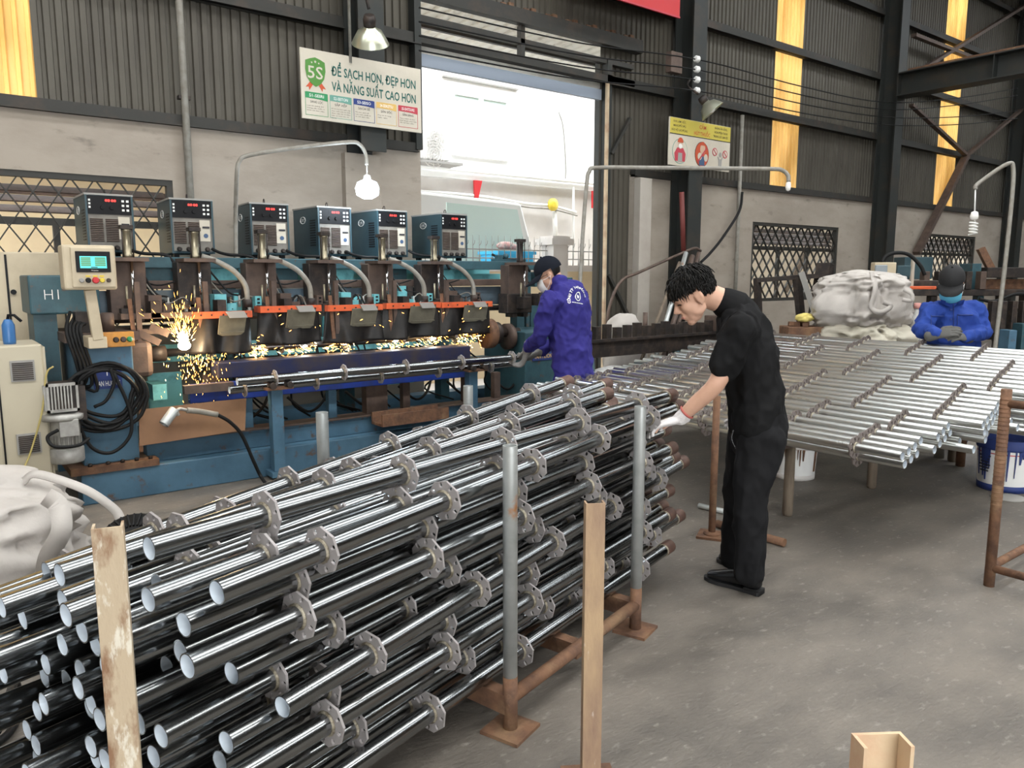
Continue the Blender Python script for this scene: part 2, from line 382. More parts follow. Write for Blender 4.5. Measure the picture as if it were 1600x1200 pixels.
brace(ony(1428, 116, bY), ony(1612, 2, bY), .1); brace(ony(1428, 55, bY), ony(1530, 95, bY), .1)
jb = G().box(14.12, 14.48, -8.9, 7.16, 4.70, 4.72).box(14.12, 14.48, -8.9, 7.16, 5.08, 5.10).box(14.29, 14.31, -8.9, 7.16, 4.72, 5.08)
for yy in (5.6, 3.6, 1.6, -.4): jb.box(14.14, 14.46, yy, yy+.015, 4.72, 5.08)
jb.build('trim_crane_beam', M['column'], kind='structure')
G().box(14.16, 14.44, -8.9, 7.0, 5.10, 5.14).build('trim_crane_rail', M['rust'], kind='structure')

# windows with folding diamond grilles
def window(name, w, dx, dz, slats, frame_m, bar_w):
    x0, x1, z0, z1 = w
    t = thing(name, ((x0+x1)/2, WY, z0), None, None, kind='structure')
    f = .05
    for q in ((x0, x1, z1-f, z1), (x0, x1, z0, z0+f), (x0, x0+f, z0+f, z1-f), (x1-f, x1, z0+f, z1-f)):
        G().box(q[0], q[1], WY+.01, WY+.08, q[2], q[3]).build('window_frame', frame_m, t)
    zs = z1-.40; G().box(x0+f, x1-f, WY+.06, WY+.11, zs-.03, zs+.03).build('window_transom', frame_m, t)
    for k in range(slats):
        zc = zs+.06+(z1-f-zs-.1)*(k+.5)/slats
        G().obox(((x0+x1)/2, WY+.12, zc), (x1-x0-2*f, .09, .012), Matrix.Rotation(R(38), 3, 'X')).build('louvre_slat', M['brown'], t)
    n = max(2, round((x1-x0)/1.0))
    for k in range(1, n):
        xc = x0+(x1-x0)*k/n; G().box(xc-.025, xc+.025, WY+.06, WY+.11, z0+f, zs-.03).build('window_mullion', frame_m, t)
    sl = dz/dx; X0, X1, Z0, Z1 = x0+f, x1-f, z0+f, z1-f
    H = Z1-Z0; sh = H/sl
    for sgn in (1, -1):
        c = X0-sh if sgn > 0 else X0
        c = X0 - math.ceil(sh/dx)*dx if sgn > 0 else X0
        while c < X1 + (0 if sgn > 0 else sh):
            # line x = c + sgn*(z-Z0)/sl, clipped to the frame
            za, zb = Z0, Z1
            xa, xb = c, c+sgn*H/sl
            def zat(x): return Z0+(x-c)*sl*sgn
            if sgn > 0:
                if xa < X0: za = zat(X0); xa = X0
                if xb > X1: zb = zat(X1); xb = X1
            else:
                if xa > X1: za = zat(X1); xa = X1
                if xb < X0: zb = zat(X0); xb = X0
            if zb-za > .06:
                yy = WY+.03+(.012 if sgn > 0 else 0)
                G().bar((xa, yy, za), (xb, yy, zb), .01, bar_w, up=(0,1,0)).build('grille_bar', frame_m, t)
            c += dx
window('window_1', W1, .185, .28, 3, M['girt'], .022)
window('window_2', W2, .21, .26, 4, M['girt'], .03)
window('window_3', W3, .22, .26, 4, M['girt'], .032)

# gate opening: steel posts, lintel, roller shutter drum, canopy sheet edge
gate = thing('door_1', (5.9, WY, 0), None, None, kind='structure')
G().box(4.42, 4.50, WY-.04, WY+.24, PZ, 4.75).build('gate_post', M['column'], gate)
G().box(7.30, 7.38, WY-.02, WY+.22, 0, 4.3).build('gate_post', M['column'], gate)
G().box(7.27, 7.305, WY-.05, WY-.01, 0, 4.0).build('gate_edge_board', mat('weathered_timber_edge', (.50,.40,.27), .8, 0, (.34,.22,.14), 6, (.4,.7)), gate)
G().box(4.5, 7.9, WY-.06, WY+.05, 4.46, 4.62).build('gate_header_beam', M['girt'], gate)
G().box(4.5, 7.8, WY+.0, WY+.09, 4.25, 4.31).build('gate_mid_rail', M['girt'], gate)
G().box(4.5, 7.8, WY-.02, WY+.09, 4.02, 4.10).build('gate_lintel_beam', M['girt'], gate)
for x in (5.92,): G().box(x-.03, x+.03, WY+.0, WY+.08, 4.10, 4.46).build('gate_strut', M['girt'], gate)
G().lathe([(.13, 0), (.13, 2.78)], (4.51, WY+.22, 3.98), (1, 0, 0), 18).build('shutter_drum', M['canopy'], gate)
G().box(4.5, 7.26, WY+.05, WY+.10, 3.80, 3.93).build('shutter_bottom_slat', mat('shutter_blue_grey', (.26,.30,.36), .45, .4), gate)
for k in range(30):     # ragged rusty lower edge of the sheeting above the header
    x = 4.52+k*.112; G().box(x, x+.07, WY+.05, WY+.10, 4.60, 4.66+.02*(k % 3)).build('sheet_edge_flute', M['rust'], wall)
G().bar(ony(955, 240, WY-.03), ony(984, 185, WY-.03), .05, .04).build('gate_brace', M['girt'], gate)
G().bar(ony(950, 430, WY-.03), ony(984, 500, WY-.03), .06, .04).build('gate_brace', M['girt'], gate)

# ------------------------------------------------------------------ outside, seen through the gate
can = thing('canopy_roof', (6, 7.8, 4.3), 'white corrugated canopy roof outside above the open gate', 'canopy')
for k in range(10):
    x0 = 2.6+k*.75; g = G()
    n = 4
    for i in range(n):
        a = x0+i*.75/n; w = .75/n
        vs = [(a,0,0),(a+.55*w,0,0),(a+.66*w,0,.03),(a+.92*w,0,.03),(a+w,0,0)]
        P0 = [(x, 7.72, 4.98+z) for x, _, z in vs]; P1 = [(x, 10.4, 4.86+z) for x, _, z in vs]
        P2 = [(x, y, z+.004) for x, y, z in P0]; P3 = [(x, y, z+.004) for x, y, z in P1]
        fs = []
        for q in range(4): fs += [(q, q+1, 5+q+1, 5+q), (10+q+1, 10+q, 15+q, 15+q+1)]
        g._add(P0+P1+P2+P3, fs)
    g.build('roof_sheet', M['canopy'], can)
for yy in (8.3, 9.3): 
    z = 4.98-.12*(yy-7.72)/2.68
    G().box(2.6, 10.1, yy, yy+.06, z-.09, z-.005).build('canopy_purlin', M['girt'], can)
for x in (3.4, 9.6): G().box(x, x+.05, 7.72, 10.4, 4.76, 4.82).build('canopy_rafter', M['girt'], can)

nb = thing('neighbour_building', (10, 12.5, 0), 'bright white rendered building across the yard with a sliding window', 'building')
FYY = 12.5
G().box(2, 24, FYY, FYY+.3, 3.42, 9).build('upper_wall', M['facade'], nb)
G().box(2, 24, FYY+.05, FYY+.3, -.1, 3.36).build('lower_wall', M['facade_low'], nb)
G().box(2, 24, FYY-.10, FYY+.02, 3.34, 3.44).build('ledge', M['facade'], nb)
a, b = ony(708, 148, FYY), ony(789, 246, FYY)
wx0, wx1, wz0, wz1 = a.x, b.x, b.z, a.z
wf = G()
for q in ((wx0-.07, wx0, wz0-.07, wz1+.07), (wx1, wx1+.07, wz0-.07, wz1+.07), (wx0, wx1, wz0-.07, wz0), (wx0, wx1, wz1, wz1+.07), ((wx0+wx1)/2-.05, (wx0+wx1)/2+.05, wz0, wz1)):
    wf.box(q[0], q[1], FYY-.06, FYY, q[2], q[3])
wf.build('window_frame', M['white'], nb)
for q0, q1 in ((wx0, (wx0+wx1)/2-.05), ((wx0+wx1)/2+.05, wx1)): G().box(q0, q1, FYY-.03, FYY-.01, wz0, wz1).build('window_pane', M['glass'], nb)
G().box(wx0-.25, wx1+.3, FYY-.05, FYY, wz1+.28, wz1+.31).build('drip_strip', M['greytop'], nb)
for u in (747, 931):
    p = ony(u, 278 if u < 800 else 292, FYY-.2)
    G().prism([(-.06,0),(.12,.0),(.02,-.36),(-.05,-.36)], (p.x, FYY-.12, 3.33), (1,0,0), (0,0,1), .05).build('red_bracket', M['red'], nb)
G().tube([(2, FYY-.16, 3.50), (12, FYY-.16, 3.48), (22, FYY-.16, 3.47)], .035, 8).build('water_pipe', M['white'], nb)
pts = [ony(u, v, FYY-.12) for u, v in ((640,298),(700,302),(760,308),(820,318),(862,322),(900,332))]
G().tube(curve_pts(pts, 4), .03, 6).build('white_conduit', M['white'], nb)
G().tube(curve_pts([p+Vector((0,-.04,-.07)) for p in pts], 4), .016, 5).build('sagging_wire', M['greywire'], nb)
for u0, v0, u1, v1 in ((866, 325, 868, 372), (896, 292, 896, 405)):
    a, b = ony(u0, v0, FYY-.1), ony(u1, v1, FYY-.1); G().cyl(a, b, .05 if u0 < 880 else .025, n=10).build('drain_pipe', M['white'], nb)
p = ony(862, 320, FYY-.2); G().lathe([(.02,0),(.13,.02),(.13,.06),(.05,.09)], p, (0,-1,0), 12).build('yellow_valve', M['yellow'], nb)
pts = [ony(u, v, FYY-.05) for u, v in ((873,175),(880,200),(884,260),(883,284))]
G().tube(curve_pts(pts, 5), .012, 5).build('wall_cable', M['greywire'], nb)
ac = thing('air_conditioner', ony(685, 255, 12.0), 'white outdoor air conditioner unit with two round fans on the facade', 'air conditioner')
a, b = ony(650, 203, 11.95), ony(703, 252, 11.95)
G().box(a.x, b.x, 11.95, 12.36, b.z, a.z+.05).build('casing', M['white'], ac, bevel=.02)
for u, v in ((681, 215), (677, 240)):
    c = ony(u, v, 11.94); fan = G()
    for k in range(5): fan.tube([c+Vector((math.cos(R(q*30))*(.04+.05*k), -.01, math.sin(R(q*30))*(.04+.05*k))) for q in range(12)], .006, 4, closed=True)
    for q in range(12): fan.cyl(c+Vector((0,-.01,0)), c+Vector((math.cos(R(q*30))*.24, -.01, math.sin(R(q*30))*.24)), .004, n=4)
    fan.build('fan_grille', M['facade_low'], ac)
G().box(a.x-.05, b.x+.25, 11.9, 12.38, b.z-.06, b.z-.02).build('wall_bracket', M['greytop'], ac)

fen = thing('boundary_fence', (6, 9.5, 0), 'low cream yard wall topped by a row of spiked iron bars', 'fence')
G().box(3.6, 10.1, 9.5, 9.66, -.1, 1.60).build('wall_base', M['boundary'], fen)
G().box(3.6, 10.1, 9.47, 9.69, 1.60, 1.70).build('wall_coping', M['facade_low'], fen)
for z in (1.80, 1.93): G().cyl((3.6, 9.58, z), (10.1, 9.58, z), .009, n=6).build('fence_rail', M['greytop'], fen)
bar = G().cyl((0,0,1.70), (0,0,2.14), .009, .003, n=6)
bar.tube([(0,0,1.98),(.03,0,2.02),(.035,0,2.06)], .005, 5)
bme = bar.mesh('fence_spike', [M['greytop']])
x = 5.2
while x < 10.0:
    if not 8.08 < x < 8.36:
        o = bpy.data.objects.new('fence_spike', bme); COL.objects.link(o); o.parent = fen; o.matrix_parent_inverse = parent_inv(fen); o.location = (x, 9.58, 0)
    x += .118
G().box(8.06, 8.36, 9.42, 9.72, -.1, 2.02).box(7.98, 8.44, 9.36, 9.78, 2.02, 2.12).box(8.03, 8.39, 9.40, 9.74, 2.12, 2.16).build('fence_pillar', M['facade_low'], fen)
# vehicle parked in the yard
tk = thing('parked_truck', (8.2, 11.3, 0), 'white truck cab with pale green windscreen parked outside behind the fence', 'truck')
g = G()
prof = [(-1.9,.45),(.75,.45),(.75,1.25),(.62,1.7),(.25,2.78),(-1.9,2.86)]
q = ony(770, 326, 11.2)
ox = q.x
g.prism(prof, (ox, 11.9, 0), (1,0,0), (0,0,1), 1.2)
g.build('cab', M['white'], tk, bevel=.05)
G().prism([(-1.3,1.45),(.48,1.45),(.14,2.66),(-1.3,2.70)], (ox, 10.695, 0), (1,0,0), (0,0,1), .02).build('side_window', M['glass'], tk)
G().box(ox-1.9, ox+.8, 10.8, 11.8, .3, .5).build('bumper', M['black'], tk)
for xx in (-1.0, .1): G().lathe([(.1,0),(.42,0),(.42,.25),(.1,.25)], (ox+xx, 10.72, .40), (0,1,0), 20).build('wheel', M['rubber'], tk)
# blue tub on the wall
a, b = ony(776, 392, 9.95), ony(831, 407, 9.95)
tb = thing('blue_tub', (a.x, 10, 0), 'bright blue plastic tub behind the spiked fence', 'tub')
G().box(a.x, b.x, 9.9, 10.4, 0, a.z).build('tub_body', M['bluetub'], tb, bevel=.02)
G().box(a.x-.03, b.x+.03, 9.87, 10.43, a.z-.05, a.z).build('tub_rim', M['bluetub'], tb)
rg = G()
rg.ball(ony(790, 384, 10.1), .12, 10, 7, sq=(1.4,1,.6)).ball(ony(799, 386, 10.1), .1, 10, 7, sq=(1,1,.6))
rg.build('cloth_bundle', mat('pink_cloth', (.62,.32,.30), .9, 0, (.5,.42,.40), 12, (.4,.6)), label='pinkish cloth bundle lying on the blue tub outside', cat='cloth')

ob1 = thing('cream_outbuilding', (0, 11.0, 0), 'sunlit cream wall outside seen through the left lattice window', 'building')
G().box(-6, 3.9, 11.0, 11.3, -.1, 4.2).build('outer_wall', M['boundary'], ob1)
for z in (2.05, 2.35): G().box(-6, 3.9, 10.94, 11.0, z+.45, z+.55).build('wall_band', M['brown'], ob1)
ob2 = thing('cream_outbuilding', (18, 9.9, 0), 'pale cream wall outside seen through the right lattice windows', 'building')
G().box(10.2, 30, 9.8, 10.1, -.1, 3.1).build('outer_wall', mat('pale_cream_wall', (.6,.54,.42), .85), ob2)
for k in range(6):
    x = 12.6+k*2.4; G().bar((x, 9.75, 1.2), (x+1.6, 9.75, 3.0), .04, .12).build('leaning_plank', M['wood'], ob2)
# ================================================================== THE WELDING MACHINE
def rect(u0, v0, u1, v1, y):
    a, b = ony(u0, v0, y), ony(u1, v1, y); return min(a.x, b.x), max(a.x, b.x), min(a.z, b.z), max(a.z, b.z)
mc = thing('welding_machine', (3.0, 6.0, 0), 'long blue and teal multi-head pipe welding machine against the wall', 'machine')
def part(g, name, m, parent=mc, bevel=0.0, **k): return g.build(name, m, parent, bevel, **k)
part(G().box(.76, 5.25, 5.75, 5.96, 0.0, .215), 'base_rail', M['blue'], bevel=.008)
part(G().box(1.2, 5.0, 5.86, 5.98, .215, .36), 'base_rail', M['blue'], bevel=.006)
part(G().box(.76, 5.25, 6.9, 7.1, 0.0, .30), 'base_rail', M['blue'])
part(G().box(1.18, 5.0, 5.82, 6.0, .36, .372), 'base_edge_strip', M['brown'])
part(G().box(.70, 1.25, 5.73, 6.6, .215, .262), 'column_foot_plate', M['rust'])
lc = part(G().box(.79, 1.14, 5.80, 6.5, .262, 1.10), 'left_column', M['blue'], bevel=.01)
for k, x in enumerate((.82, .93, 1.02, 1.11, 1.2)): part(G().lathe([(.014,0),(.014,.018),(.008,.022)], (x, 5.76, .262), n=6), 'anchor_bolt', M['darkiron'])
part(G().box(.74, 1.2, 5.83, 6.55, 1.10, 1.16), 'column_top_plate', M['brown'])
# name plate on the left column
pl = part(G().box(.885, 1.06, 5.792, 5.80, .78, .95), 'name_plate', M['navy'], lc if False else mc)
part_t = lambda me, nm, parent=mc: link(nm, me, parent)
part_t(place(text_fit('TAN HUONG', .15, .036, M['inkw'], .01), (.897, 5.790, .80), (1,0,0), (0,0,1)), 'plate_lettering')
part_t(place(text_fit('T', .03, .05, M['inkw'], .01), (.955, 5.790, .87), (1,0,0), (0,0,1)), 'plate_lettering')
# right headstock
part(G().box(4.69, 5.25, 5.90, 6.6, .0, .99), 'right_column', M['teal'], bevel=.01)
part(G().box(4.64, 5.3, 5.86, 6.64, .0, .10), 'column_foot_plate', M['brown'])
part(G().box(4.78, 5.08, 5.892, 5.90, .70, .88), 'name_plate', M['navy'])
part_t(place(text_fit('TAN HUONG', .26, .045, M['mustard'], .01), (4.80, 5.889, .72), (1,0,0), (0,0,1)), 'plate_lettering')
part_t(place(text_fit('T', .04, .06, M['mustard'], .01), (4.91, 5.889, .80), (1,0,0), (0,0,1)), 'plate_lettering')
# frame behind the heads
for x in (1.0, 2.05, 3.1, 4.15, 5.12): part(G().box(x-.05, x+.05, 6.52, 6.64, .3, 1.60), 'frame_upright', M['teal'])
part(G().box(.95, 5.25, 6.38, 6.50, 1.60, 1.685), 'top_beam', M['teal'], bevel=.006)
part(G().box(.95, 5.0, 6.50, 7.25, 1.66, 1.685), 'welder_shelf', M['teal'])
part(G().box(1.0, 5.2, 7.2, 7.28, 1.45, 1.70), 'rear_beam', M['cyan'])
part(G().box(1.0, 5.1, 6.86, 6.92, 1.46, 1.56), 'rear_beam', M['cyan'])
part(G().box(1.0, 5.1, 6.36, 6.44, 1.44, 1.505), 'guide_rail', M['brown'], bevel=.006)
part(G().box(1.0, 5.1, 6.44, 6.47, 1.245, 1.43), 'carriage_plate', mat('grey_blue_plate', (.13,.18,.22), .45, .2, (.08,.10,.12), 5, (.4,.7)))
part(G().cyl((1.0, 6.38, 1.215), (5.1, 6.38, 1.215), .028, n=12), 'guide_rail', M['darkiron'])
part(G().box(2.9, 5.05, 6.9, 6.96, .52, .62), 'rear_brace', M['cyan'])
part(G().box(1.3, 4.7, 6.7, 6.76, .84, .98), 'rear_brace', M['cyan'])
for x0, x1, z0, z1 in ((1.42,1.68,.45,.75),(2.6,2.9,.5,.62),(3.4,3.9,.47,.6),(1.9,2.2,.9,1.15),(2.95,3.15,.95,1.2),(3.5,3.7,.92,1.2)):
    part(G().box(x0, x1, 6.72, 6.75, z0, z1), 'guard_panel', M['cyan'])
HX = (1.23, 1.70, 2.22, 2.75, 3.30, 3.84, 4.86)
for i, x in enumerate(HX):
    hd = part(G().box(x-.13, x+.12, 6.22, 6.36, 1.22, 1.645), 'head_carriage', M['brown'] if i % 2 == 0 else M['darkiron'], bevel=.006)
    part(G().box(x-.12, x+.11, 6.05, 6.3, 1.645, 1.672), 'cylinder_bracket', M['brown'], hd)
    g = G().lathe([(.036,0),(.036,.025),(.031,.03),(.031,.185),(.036,.19),(.036,.205)], (x, 6.2, 1.672), n=16)
    part(g, 'air_cylinder', M['brass'] if i < 6 else M['darkiron'], hd)
    part(G().box(x-.042, x+.042, 6.158, 6.242, 1.877, 1.905), 'cylinder_cap', M['darkiron'], hd)
    for sx in (-.034, .034): part(G().cyl((x+sx, 6.17, 1.67), (x+sx, 6.17, 1.88), .005, n=6), 'tie_rod', M['darkiron'], hd)
    part(G().cyl((x+.01, 6.14, 1.33), (x+.01, 6.14, 1.65), .012, n=10), 'piston_rod', M['chrome'], hd)
    part(G().cyl((x-.035, 6.14, 1.27), (x-.035, 6.14, 1.47), .009, n=8), 'guide_pin', M['brass'], hd)
    part(G().box(x-.05, x+.06, 6.08, 6.2, 1.21, 1.33), 'torch_slide', M['darkiron'], hd, bevel=.006)
    part(G().box(x+.09, x+.155, 6.0, 6.12, 1.24, 1.36), 'wire_feeder', M['darkiron'], hd)
    part(G().ball((x+.2, 6.12, 1.35), .022, 8, 6), 'adjusting_knob', M['black'], hd)
    if i < 6:
        pts = curve_pts([(x+.03, 6.13, 1.69), (x+.12, 6.10, 1.655), (x+.24, 6.06, 1.58), (x+.315, 6.03, 1.47), (x+.325, 6.02, 1.34)], 6)
        if i > 0: part(G().tube(pts, .021, 10), 'torch_hose', M['greywire'], hd)
        part(G().cyl((x+.325, 6.02, 1.30), (x+.325, 6.02, 1.36), .035, n=12), 'torch_collar', M['darkiron'], hd)
        part(G().box(x-.015, x+.02, 5.98, 6.01, 1.06, 1.5), 'side_strip', M['brown'], hd)
        bm_ = M['cyan'] if i in (1, 3, 4) else M['brown']  # cyan blocks have the arc light in their base colour
        part(G().box(x+.10, x+.19, 6.1, 6.22, 1.27, 1.40), 'terminal_block', bm_, hd)
        part(G().box(x+.42, x+.47, 6.12, 6.2, 1.28, 1.38), 'terminal_block', bm_, hd)
        part(G().box(x+.20, x+.27, 6.12, 6.2, 1.27, 1.33), 'terminal_block', bm_, hd)
        for q in range(3): part(G().box(x+.435, x+.455, 6.112, 6.12, 1.29+q*.03, 1.305+q*.03), 'block_slot', M['black'], hd)
    tw = [(x+.05, 6.3, 1.62), (x+.1, 6.32, 1.52), (x+.22, 6.33, 1.47), (x+.36, 6.32, 1.50)]
    part(G().tube(curve_pts(tw, 5), .007, 6), 'signal_cable', M['rubber'], hd)
# station clutter: brackets, valves, bolts and thin lines between the heads
rc = random.Random(77)
for i, x in enumerate(HX[:6]):
    for q in range(4):
        xa = x+.10+rc.random()*.26; za = 1.23+rc.random()*.12; w, h = rc.uniform(.03, .09), rc.uniform(.04, .11)
        part(G().box(xa, xa+w, 6.24+.04*q, 6.27+.04*q, za, za+h), 'clamp_bracket', (M['cyan'], M['darkiron'], M['brown'], M['cyan'])[q] if i else M['darkiron'])
    for q in range(3):
        xa = x+.13+rc.random()*.24; part(G().lathe([(.014,0),(.014,.05),(.008,.055),(.008,.09)], (xa, 6.17, 1.25+rc.random()*.05), n=8), 'valve_stem', (M['alu'], M['darkiron'], M['brass'])[q])
    for q in range(3):
        xa = x+.05+rc.random()*.1; xb = xa+.1+rc.random()*.25
        part(G().tube(curve_pts([(xa, 6.33, 1.60), ((xa+xb)/2, 6.25-.1*rc.random(), 1.42-.1*rc.random()), (xb, 6.18, 1.38), (xb+.03, 6.12, 1.28)], 5), .005+.003*(q == 0), 6), 'thin_hose', (M['rubber'], M['rubber'], M['greywire'])[q])
    part(G().bar((x-.05, 6.0, 1.38), (x-.03, 5.99, 1.02), .03, .012, up=(0,1,0)), 'hanger_strip', M['rust'])
    part(G().box(x-.10, x-.04, 6.02, 6.1, 1.24, 1.31), 'sensor_block', M['darkiron'])
    part(G().lathe([(.018,0),(.02,.01),(.02,.05),(.012,.06)], (x+.38, 6.16, 1.25), n=10), 'junction_cap', M['alu'])
    part(G().box(x+.14, x+.40, 6.47, 6.50, 1.505, 1.60), 'back_plate', M['cyan'] if i % 2 else M['teal'])
for k in range(9):
    x0 = 1.35+k*.37; part(G().box(x0, x0+.10+.1*(k % 3), 6.25, 6.5, .60, .72+.05*(k % 2)), 'spatter_box', (M['cyan'], M['brown'], M['teal'])[k % 3])
for k in range(7):
    x0 = 1.3+k*.52; part(G().tube(curve_pts([(x0, 6.1, .55), (x0+.15, 6.05, .42), (x0+.3, 6.1, .47), (x0+.42, 6.2, .60)], 5), .012, 6), 'hanging_hose', M['rubber'])
# the five curtained weld stations
CUR = [(1.60, 2.03, 1.275, .955), (2.10, 2.60, 1.305, 1.00), (2.66, 3.16, 1.30, .985), (3.20, 3.75, 1.305, .99), (3.765, 4.33, 1.30, .995)]
def curtain(x0, x1, z1, z0, seed):
    rnd = random.Random(seed); g = G(); nx, nz = 26, 12; vs = []
    for j in range(nz+1):
        tz = j/nz
        for i in range(nx+1):
            tx = i/nx; w = x1-x0
            flare = -.035*tz*(1-tx)
            x = x0+w*tx+flare
            y = 5.985-.10*tz*.3 + .20*max(0, .22-tx)**1.0 + .12*max(0, tx-.93)
            y += (.012+.016*tz)*math.sin(tx*11+seed*1.7+tz*1.2) + .02*tz*math.exp(-((tx-.28-.08*tz)/.05)**2)*-1.6
            z = z1-.045-(z1-z0-.045)*tz + .008*math.sin(tx*5+seed)*tz
            vs.append((x, y, z))
    n1 = (nx+1)*(nz+1); vs2 = [(x, y+.006, z) for x, y, z in vs]; fs = []
    for j in range(nz):
        for i in range(nx):
            a = j*(nx+1)+i; b = a+1; c = a+nx+2; d = a+nx+1
            fs += [(a, d, c, b), (n1+a, n1+b, n1+c, n1+d)]
    for i in range(nx): a = nz*(nx+1)+i; fs.append((a, n1+a, n1+a+1, a+1))
    for j in range(nz):
        a = j*(nx+1); fs.append((a, n1+a, n1+a+nx+1, a+nx+1)); a += nx; fs.append((a, a+nx+1, n1+a+nx+1, n1+a))
    g._add(vs+vs2, fs, 0, True); return g
for k, (x0, x1, z1, z0) in enumerate(CUR):
    st = part(curtain(x0, x1, z1, z0, k+1), 'spatter_curtain', M['leather'])
    part(G().box(x0, x1+.005, 5.955, 5.99, z1-.05, z1).box(x0, x0+.012, 5.99, 6.1, z1-.05, z1), 'orange_strip', M['orange'], st)
    for q in (.12, .3, .5, .9): part(G().lathe([(.007,0),(.007,.006)], (x0+(x1-x0)*q, 5.955, z1-.025), (0,-1,0), 8), 'strip_screw', M['darkiron'], st)
    w = x1-x0; xa, xb = x0+w*.42, x0+w*.90
    part(G().prism([(0,0),(xb-xa,0),(xb-xa-.02,-.13),(xb-xa-.05,-.155),(.02,-.155),(-.015,-.14)], (xa, 5.945, z1-.03), (1,0,0), (0,-.12,1), .012), 'canvas_flap', M['tarp'], st, bevel=.004)
    part(G().prism([(-.005,0),(xb-xa-.035,0),(xb-xa-.04,-.008),(-.005,-.008)], (xa, 5.925, z1-.155), (1,0,0), (0,-.12,1), .014), 'flap_hem', M['tarp'], st)
    xm = x0+w*.70
    part(G().prism([(-.08,.0),(.06,0),(.085,-.05),(-.05,-.05)], (xm, 5.925, z1), (1,0,0), (0,0,1), .014), 'flap_clamp', M['greytop'], st)
# chucks at both ends of the weld line, the pipe between them
ck = part(G().box(1.10, 1.30, 5.92, 6.25, .82, 1.08), 'left_chuck', M['brown'], bevel=.04)
part(G().cyl((1.30, 6.1, .97), (1.42, 6.1, .97), .06, n=16), 'chuck_jaw', M['darkiron'], ck)
ck = part(G().lathe([(.05,-.02),(.14,-.02),(.145,0),(.145,.06),(.10,.075),(.05,.09)], (4.36, 6.1, .98), (1,0,0), 28), 'right_chuck', M['rust'])
part(G().lathe([(.03,.09),(.11,.09),(.11,.14),(.045,.15),(.045,.40)], (4.36, 6.1, .98), (1,0,0), 20), 'chuck_spindle', M['darkiron'], ck)
part(G().lathe([(.03,0),(.13,0),(.13,.05),(.03,.05)], (4.60, 6.1, .94), (1,0,0), 22), 'bearing_flange', M['brown'], ck)
# trays below the weld line
part(G().box(1.72, 4.0, 5.84, 6.02, .78, .90), 'catch_tray', mat('navy_grimy_tray', (.02,.025,.07), .4, .2, (.05,.04,.045), 6, (.4,.65)), bevel=.008)
part(G().box(1.5, 4.05, 5.80, 5.86, .62, .755), 'tray_beam', M['royal'], bevel=.005)
part(G().box(1.45, 1.80, 5.74, 5.80, .70, .76), 'roller_bracket', M['brown'])
for u in (598, 692, 840):
    pass
for x in (1.95, 2.65, 3.35, 4.0, 4.35): part(G().box(x-.035, x+.035, 5.90, 5.96, .372, .62), 'tray_leg', M['blue'] if x < 3 else M['brown'])
part(G().box(2.95, 3.15, 5.88, 5.97, .36, .62), 'tray_leg', M['brown'])
def cradle(x):
    s = part(G().box(x-.045, x+.045, 5.62, 5.70, .06, .70), 'cradle_post', M['blue'], bevel=.005)
    part(G().box(x-.10, x+.10, 5.54, 5.72, .70, .715), 'cradle_plate', M['rust'], s)
    for sx in (-.06, .07): part(G().cyl((x+sx, 5.52, .733), (x+sx, 5.60, .733), .024, n=14), 'cradle_roller', M['darkiron'], s)
    part(G().box(x-.07, x+.07, 5.6, 5.76, .02, .06), 'cradle_foot', M['blue'], s)
cradle(2.08); cradle(3.88)
ch = part(G().box(2.95, 3.60, 5.60, 5.62, .32, .40).box(2.95, 3.6, 5.78, 5.80, .32, .40).box(2.95, 3.6, 5.60, 5.80, .30, .32), 'scrap_chute', M['rust'])
for k in range(14):
    rr = random.Random(k); x0 = 1.3+rr.random()*3.2; 
    p = [(x0, 6.3+rr.random()*.5, .9+.2*rr.random()), (x0+.1-.2*rr.random(), 6.25, .65), (x0+.25*rr.random(), 6.2+.3*rr.random(), .45), (x0+.3, 6.35, .32)]
    part(G().tube(curve_pts(p, 5), .009, 6), 'hanging_hose', M['rubber'])
# head-end arm, blue control box marked in chalk
hb = rect(42, 430, 128, 490, 6.1)
part(G().box(hb[0], hb[1]+.12, 6.1, 6.6, hb[2], hb[3]), 'junction_box', M['teal'], bevel=.012)
part_t(place(text_fit('H1', .085, .075, M['inkw'], -.02), (hb[0]+.09, 6.094, hb[2]+.10), (1,0,0), (0,0,1)), 'chalk_marking')
part(G().box(hb[0]+.02, hb[0]+.16, 6.15, 6.5, .26, hb[2]), 'box_stand', M['teal'])
part(G().cyl((.86, 6.0, .4), (.84, 6.0, 1.3), .012, n=8), 'side_rod', M['chrome'])
for k in range(5):
    p = [(.80+.03*k, 5.95, 1.30-.02*k), (.75+.02*k, 5.8, 1.18), (.78+.03*k, 5.75, 1.0-.05*k), (.82, 5.8, .8)]
    part(G().tube(curve_pts(p, 5), .011, 6), 'loose_cable', M['rubber'])
part(G().lathe([(.045,0),(.045,.12),(.03,.13)], (1.02, 5.95, 1.16), n=14), 'motor_stub', M['brown'])
part(G().box(.82, .92, 5.88, 6.0, 1.16, 1.30), 'valve_block', M['darkiron'])
part(G().box(1.12, 1.6, 6.0, 6.1, 1.235, 1.275), 'linkage_arm', M['brown'])
part(G().box(1.15, 1.5, 6.05, 6.15, 1.12, 1.16), 'linkage_arm', M['brown'])
g = G(); g.bar((1.22, 6.0, 1.14), (1.36, 5.98, 1.06), .05, .05); g.bar((1.30, 5.98, 1.18), (1.42, 5.97, 1.12), .03, .05)
part(g, 'linkage_arm', M['brown'])
